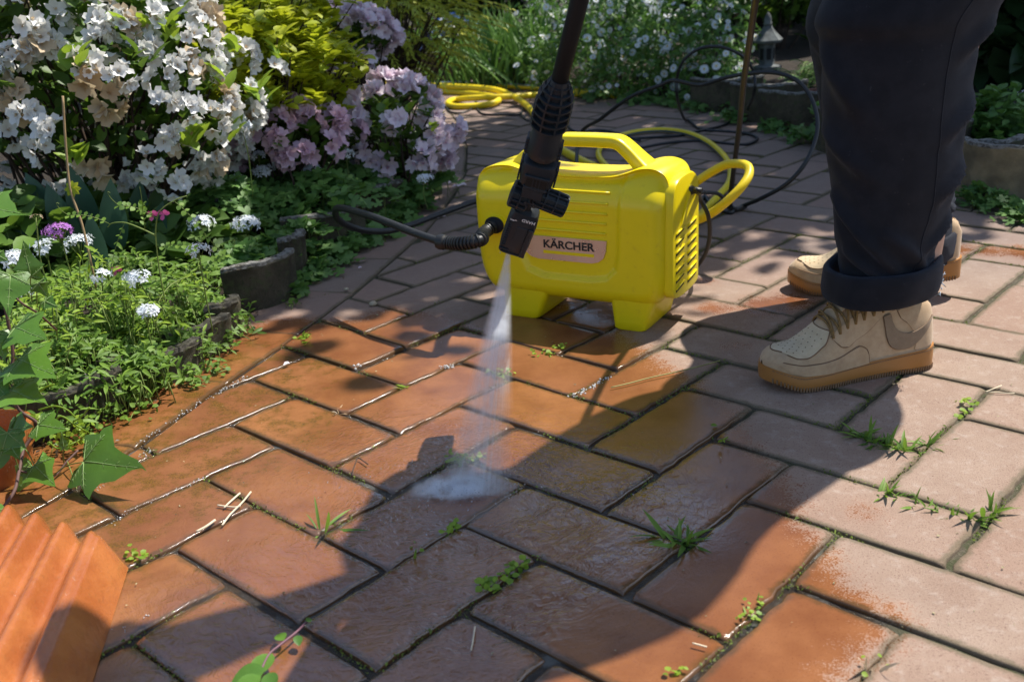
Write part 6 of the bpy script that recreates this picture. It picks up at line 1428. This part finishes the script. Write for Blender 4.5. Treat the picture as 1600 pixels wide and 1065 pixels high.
# cut twig with leaves at the bottom
root = thing('leafy_twig', G(440, 1000), 'green twig with toothed leaves on the wet bricks at the bottom', 'twig'); m = MB(); m.tube(spline([G(483,966,.006), G(465,985,.010), G(440,1005,.012), G(420,1022,.012), G(405,1050,.010), G(380,1075,.008)], 6), .0013, 6); m.build('stem', mat_simple('purple_stem', (.16,.07,.09), .6), root)
m = MB(); LT = T_leaf(.34, .08, .12, 6)
for a_, b_, s_ in (((425,1020),(402,1046),.036),((443,1000),(430,983),.020),((464,992),(468,1010),.015),((478,970),(486,966),.010),((415,1045),(360,1062),.036),((420,1050),(424,1075),.026),((408,1055),(360,1085),.034)):
    A = G(*a_, .012); B = G(*b_, .010); m.inst(LT, [A], [B-A], [[RNG.normal(0,.2), -.2, 1]], [s_])
m.build('leaves', M_L['ivy'], root)
# moss and tiny weeds in the joints
m = MB(); P = []
for o3, va, vb in JPTS:
    c_ = o3+va/2+vb/2
    if not (.75 < c_[1] < 3.6 and -1.0 < c_[0] < 1.5 and inpoly(c_[0], c_[1], PATH)): continue
    for st_, dr_ in ((o3, va), (o3, vb)):
        Lg = np.linalg.norm(dr_)
        for q in np.arange(0, Lg, .0016):
            w_ = st_+dr_*q/Lg; k_ = mnoise.noise(Vector((w_[0]*5, w_[1]*5, 2)))+.6*mnoise.noise(Vector((w_[0]*22, w_[1]*22, 9)))
            if k_ > .17: P.append((w_[0]+RNG.normal(0, .0022), w_[1]+RNG.normal(0, .0022), -.003+abs(RNG.normal(0, .0022))))
P = np.array(P); m.inst(L_TINY, P, rdir(len(P), .3), rdir(len(P), 1.5), .0042*RNG.uniform(.4, 1.4, len(P))); tag(m.build('joint_moss', M_L['moss'], None), 'moss and seedlings filling some joints between the bricks', 'moss', kind='stuff')
# petals, crumbs, pebbles: nobody could count them
m = MB(); n = 420; pts = []
while len(pts) < n:
    x, y = RNG.uniform(-.6, 1.1), RNG.uniform(.85, 3.2)
    if inpoly(x, y, PATH): pts.append((x, y, .0016))
m.inst(L_TINY, pts, rdir(n)*[1,1,.1], rdir(n, 3), .0045*RNG.uniform(.3, 1.4, n)); o = m.build('plant_crumbs', [mat_simple('crumbs', (.16,.10,.04), .9, .6, 300, col2=(.45,.40,.22))], None); tag(o, 'tiny bits of leaf and soil strewn on the bricks', 'plant litter', kind='stuff')
m = MB(); n = 2600; kk = RNG.uniform(0, 1, n); LN = spline([(*q, 0) for q in LEFT[1:11]], 12)[:, :2]; idx_ = (kk*(len(LN)-2)).astype(int); T_ = LN[idx_+1]-LN[idx_]; T_ /= np.linalg.norm(T_, axis=1)[:,None]; dd_ = .23-np.abs(RNG.normal(0, .05, n))
Q = LN[idx_]+np.c_[-T_[:,1], T_[:,0]]*dd_[:,None]+RNG.normal(0, .006, (n, 2)); m.inst(L_TINY, np.c_[Q, RNG.uniform(.0005, .006, n)], rdir(n)*[1,1,.25], rdir(n, 2.5), .008*RNG.uniform(.3, 1.6, n)); tag(m.build('leaf_litter', mat_leaf('wet_litter', (.020,.012,.006), (.13,.07,.025), .5, .1), None), 'dark wet leaf litter washed against the foot of the edging', 'leaf litter', kind='stuff')
root = thing('petals', G(690,300), 'fallen pink and white petals on the path left of the washer', 'petals'); m = MB()
for u, v, s_ in ((683,341,.030),(700,286,.022),(716,291,.028),(706,292,.022),(560,419,.010),(640,300,.015),(592,283,.015),(443,600-30,.012)): m.inst(PET, [G(u,v,.006)], [[1,RNG.normal(),.1]], [[0,-.2,1]], [s_])
m.build('petal', M_F['pink'], root); root['kind'] = 'stuff'
m = MB()
for u, v, r_ in ((583,475,.009),(541,452,.006)): m.lathe([(0,-.5*r_),(.8*r_,-.2*r_),(r_,.2*r_),(.6*r_,.6*r_),(0,.7*r_)], G(u,v,.004), seg=10)
tag(m.build('pebbles', mat_simple('pale_pebble', (.45,.38,.27), .8), None), 'two pale pebbles in the joints left of the washer', 'pebbles', kind='stuff')

# ------------------------------------------------------------------ water
NOZ = nl(-4, -43, 2); JT = G(742, 772, .002); jax = JT-NOZ; JL = np.linalg.norm(jax); jax /= JL; jr = RW[0]-jax*(RW[0]@jax); jr /= np.linalg.norm(jr); jf = np.cross(jax, jr)
t = NT('spray_mist'); p = t.pos
rel = t.n('VectorMath', {0: p, 1: tuple(NOZ)}, operation='SUBTRACT').outputs[0]; dist = t.n('VectorMath', {0: p, 1: tuple(NOZ)}, operation='DISTANCE').outputs['Value']
nrm = t.n('VectorMath', {0: rel}, operation='NORMALIZE').outputs[0]
al = t.n('VectorMath', {0: rel, 1: tuple(jr)}, operation='DOT_PRODUCT').outputs['Value']; half_ = t.math('ADD', t.math('MULTIPLY', dist, .145), .0035); q = t.math('DIVIDE', t.math('ABSOLUTE', al), half_)
al2 = t.n('VectorMath', {0: rel, 1: tuple(jf)}, operation='DOT_PRODUCT').outputs['Value']; half2 = t.math('ADD', t.math('MULTIPLY', dist, .045), .003); q2 = t.math('DIVIDE', t.math('ABSOLUTE', al2), half2)
edge_ = t.math('MULTIPLY', t.mr(q, 1.0, .0), t.mr(q2, 1.0, .0))
stk = t.math('MULTIPLY', t.mr(t.noise(nrm, 75, 5, .7), .36, .60, .12, 1.5), t.mr(t.noise(p, 70, 4, .6), .3, .65, .5, 1.3))
fall = t.math('ADD', t.math('MULTIPLY', t.mr(dist, .28, .0), 520.0), 66.0)
den = t.math('MULTIPLY', t.math('MULTIPLY', edge_, stk), fall)
vol = t.n('VolumePrincipled', {'Color': (.93,.96,1,1), 'Anisotropy': .25}); t.L(den, vol.inputs['Density']); t.L(vol.outputs[0], t.out.inputs['Volume']); M_MIST = t.m
jet = thing('water_jet', JT, 'misty fan of water spraying from the nozzle onto the bricks', 'water jet')
m = MB(); rg = []
for k in np.linspace(0, 1, 14):
    d_ = k*JL; a_ = .145*d_+.0040; b_ = .045*d_+.0034; c = NOZ+jax*d_; rg.append([c+jr*a_*math.cos(w_)+jf*b_*math.sin(w_) for w_ in np.arange(20)*2*math.pi/20])
m.loft(rg); m.build('spray', M_MIST, jet)
t = NT('splash_mist'); p = t.pos; r2 = t.n('VectorMath', {0: p, 1: tuple(IMPACT+np.array([.0,.004,.006]))}, operation='SUBTRACT').outputs[0]
r3 = t.n('VectorMath', {0: r2, 1: (1/.088, 1/.046, 1/.020)}, operation='MULTIPLY').outputs[0]; ln3 = t.n('VectorMath', {0: r3}, operation='LENGTH').outputs['Value']
den = t.math('MULTIPLY', t.math('POWER', t.mr(ln3, 1.0, .0), 1.9), t.math('MULTIPLY', t.mr(t.noise(p, 48, 5, .65), .38, .62, .0, 1.3), 420.0))
vol = t.n('VolumePrincipled', {'Color': (.93,.96,1,1), 'Anisotropy': .1}); t.L(den, vol.inputs['Density']); t.L(vol.outputs[0], t.out.inputs['Volume'])
m = MB(); rg = []
for ph in np.linspace(-1.35, 1.5, 10): rg.append([IMPACT+np.array([.092*math.cos(ph)*math.cos(a), .004+.050*math.cos(ph)*math.sin(a), max(.0045, .006+.022*math.sin(ph))]) for a in np.arange(24)*2*math.pi/24])
m.loft(rg); m.build('splash', t.m, jet)
t = NT('clear_water'); t.pbsdf(Base_Color=(.95,.97,1), Roughness=.04, Transmission_Weight=.9, IOR=1.33); M_WATER = t.m
SPH = ([], []); _n = 6
SV = [(0,0,1)]+[(math.sin(a)*math.cos(b), math.sin(a)*math.sin(b), math.cos(a)) for a in (math.pi/3, 2*math.pi/3) for b in np.arange(6)*math.pi/3]+[(0,0,-1)]
SF = [(0,1+k,1+(k+1)%6) for k in range(6)]+[(1+k,7+k,7+(k+1)%6,1+(k+1)%6) for k in range(6)]+[(13,7+(k+1)%6,7+k) for k in range(6)]
SPH = (SV, SF, [0]*len(SF))
m = MB(); n = 240; a = RNG.uniform(0, 6.28, n); r_ = np.abs(RNG.normal(0, .075, n))+.012; P = IMPACT+np.c_[np.cos(a)*r_*1.2, np.sin(a)*r_*.8, np.abs(RNG.normal(0, .016, n))+.003]; m.inst(SPH, P, rdir(n), rdir(n), .0009*RNG.uniform(.4, 1.5, n))
for k in range(26): q = NOZ+jr*RNG.uniform(-14, 14)*PX+RNG.normal(0, .002, 3); m.inst(SPH, [q], [[1,0,0]], [[0,0,1]], [.0011])
o = m.build('droplets', M_WATER, jet); o['kind'] = 'stuff'
# foam beads in the joints, their white also standing for wet glints
m = MB()
for L, n, s_ in (([(893,618),(905,612),(925,606),(935,598),(952,587)], 70, .0017), ([(215,692),(246,672),(280,650),(310,627),(350,608),(384,588)], 110, .0012), ([(240,700),(222,712),(200,730)], 40, .0011), ([(130,775),(150,765),(165,752)], 30, .0011), ([(690,575),(700,572),(708,570)], 30, .0016), ([(553,574),(560,570)], 14, .002), ([(60,1010-40),(185,985),(215,972),(245,955)], 16, .0010), ([(150,838),(200,800),(260,772),(320,745)], 50, .0009)):
    LL = np.array([G(*q, .0005) for q in L]); k = RNG.uniform(0, len(LL)-1.001, n); i = k.astype(int); f_ = (k-i)[:,None]; P = LL[i]*(1-f_)+LL[i+1]*f_+np.c_[RNG.normal(0, .0035, n), RNG.normal(0, .0035, n), RNG.uniform(-.003, .0015, n)]; m.inst(SPH, P, rdir(n), rdir(n), s_*RNG.uniform(.4, 1.3, n))
t = NT('foam'); t.pbsdf(Base_Color=(.75,.75,.73), Roughness=.12, Transmission_Weight=.35, IOR=1.2)
tag(m.build('foam', t.m, None), 'white foam bubbles and painted water glints in the wet joints', 'foam', kind='stuff')
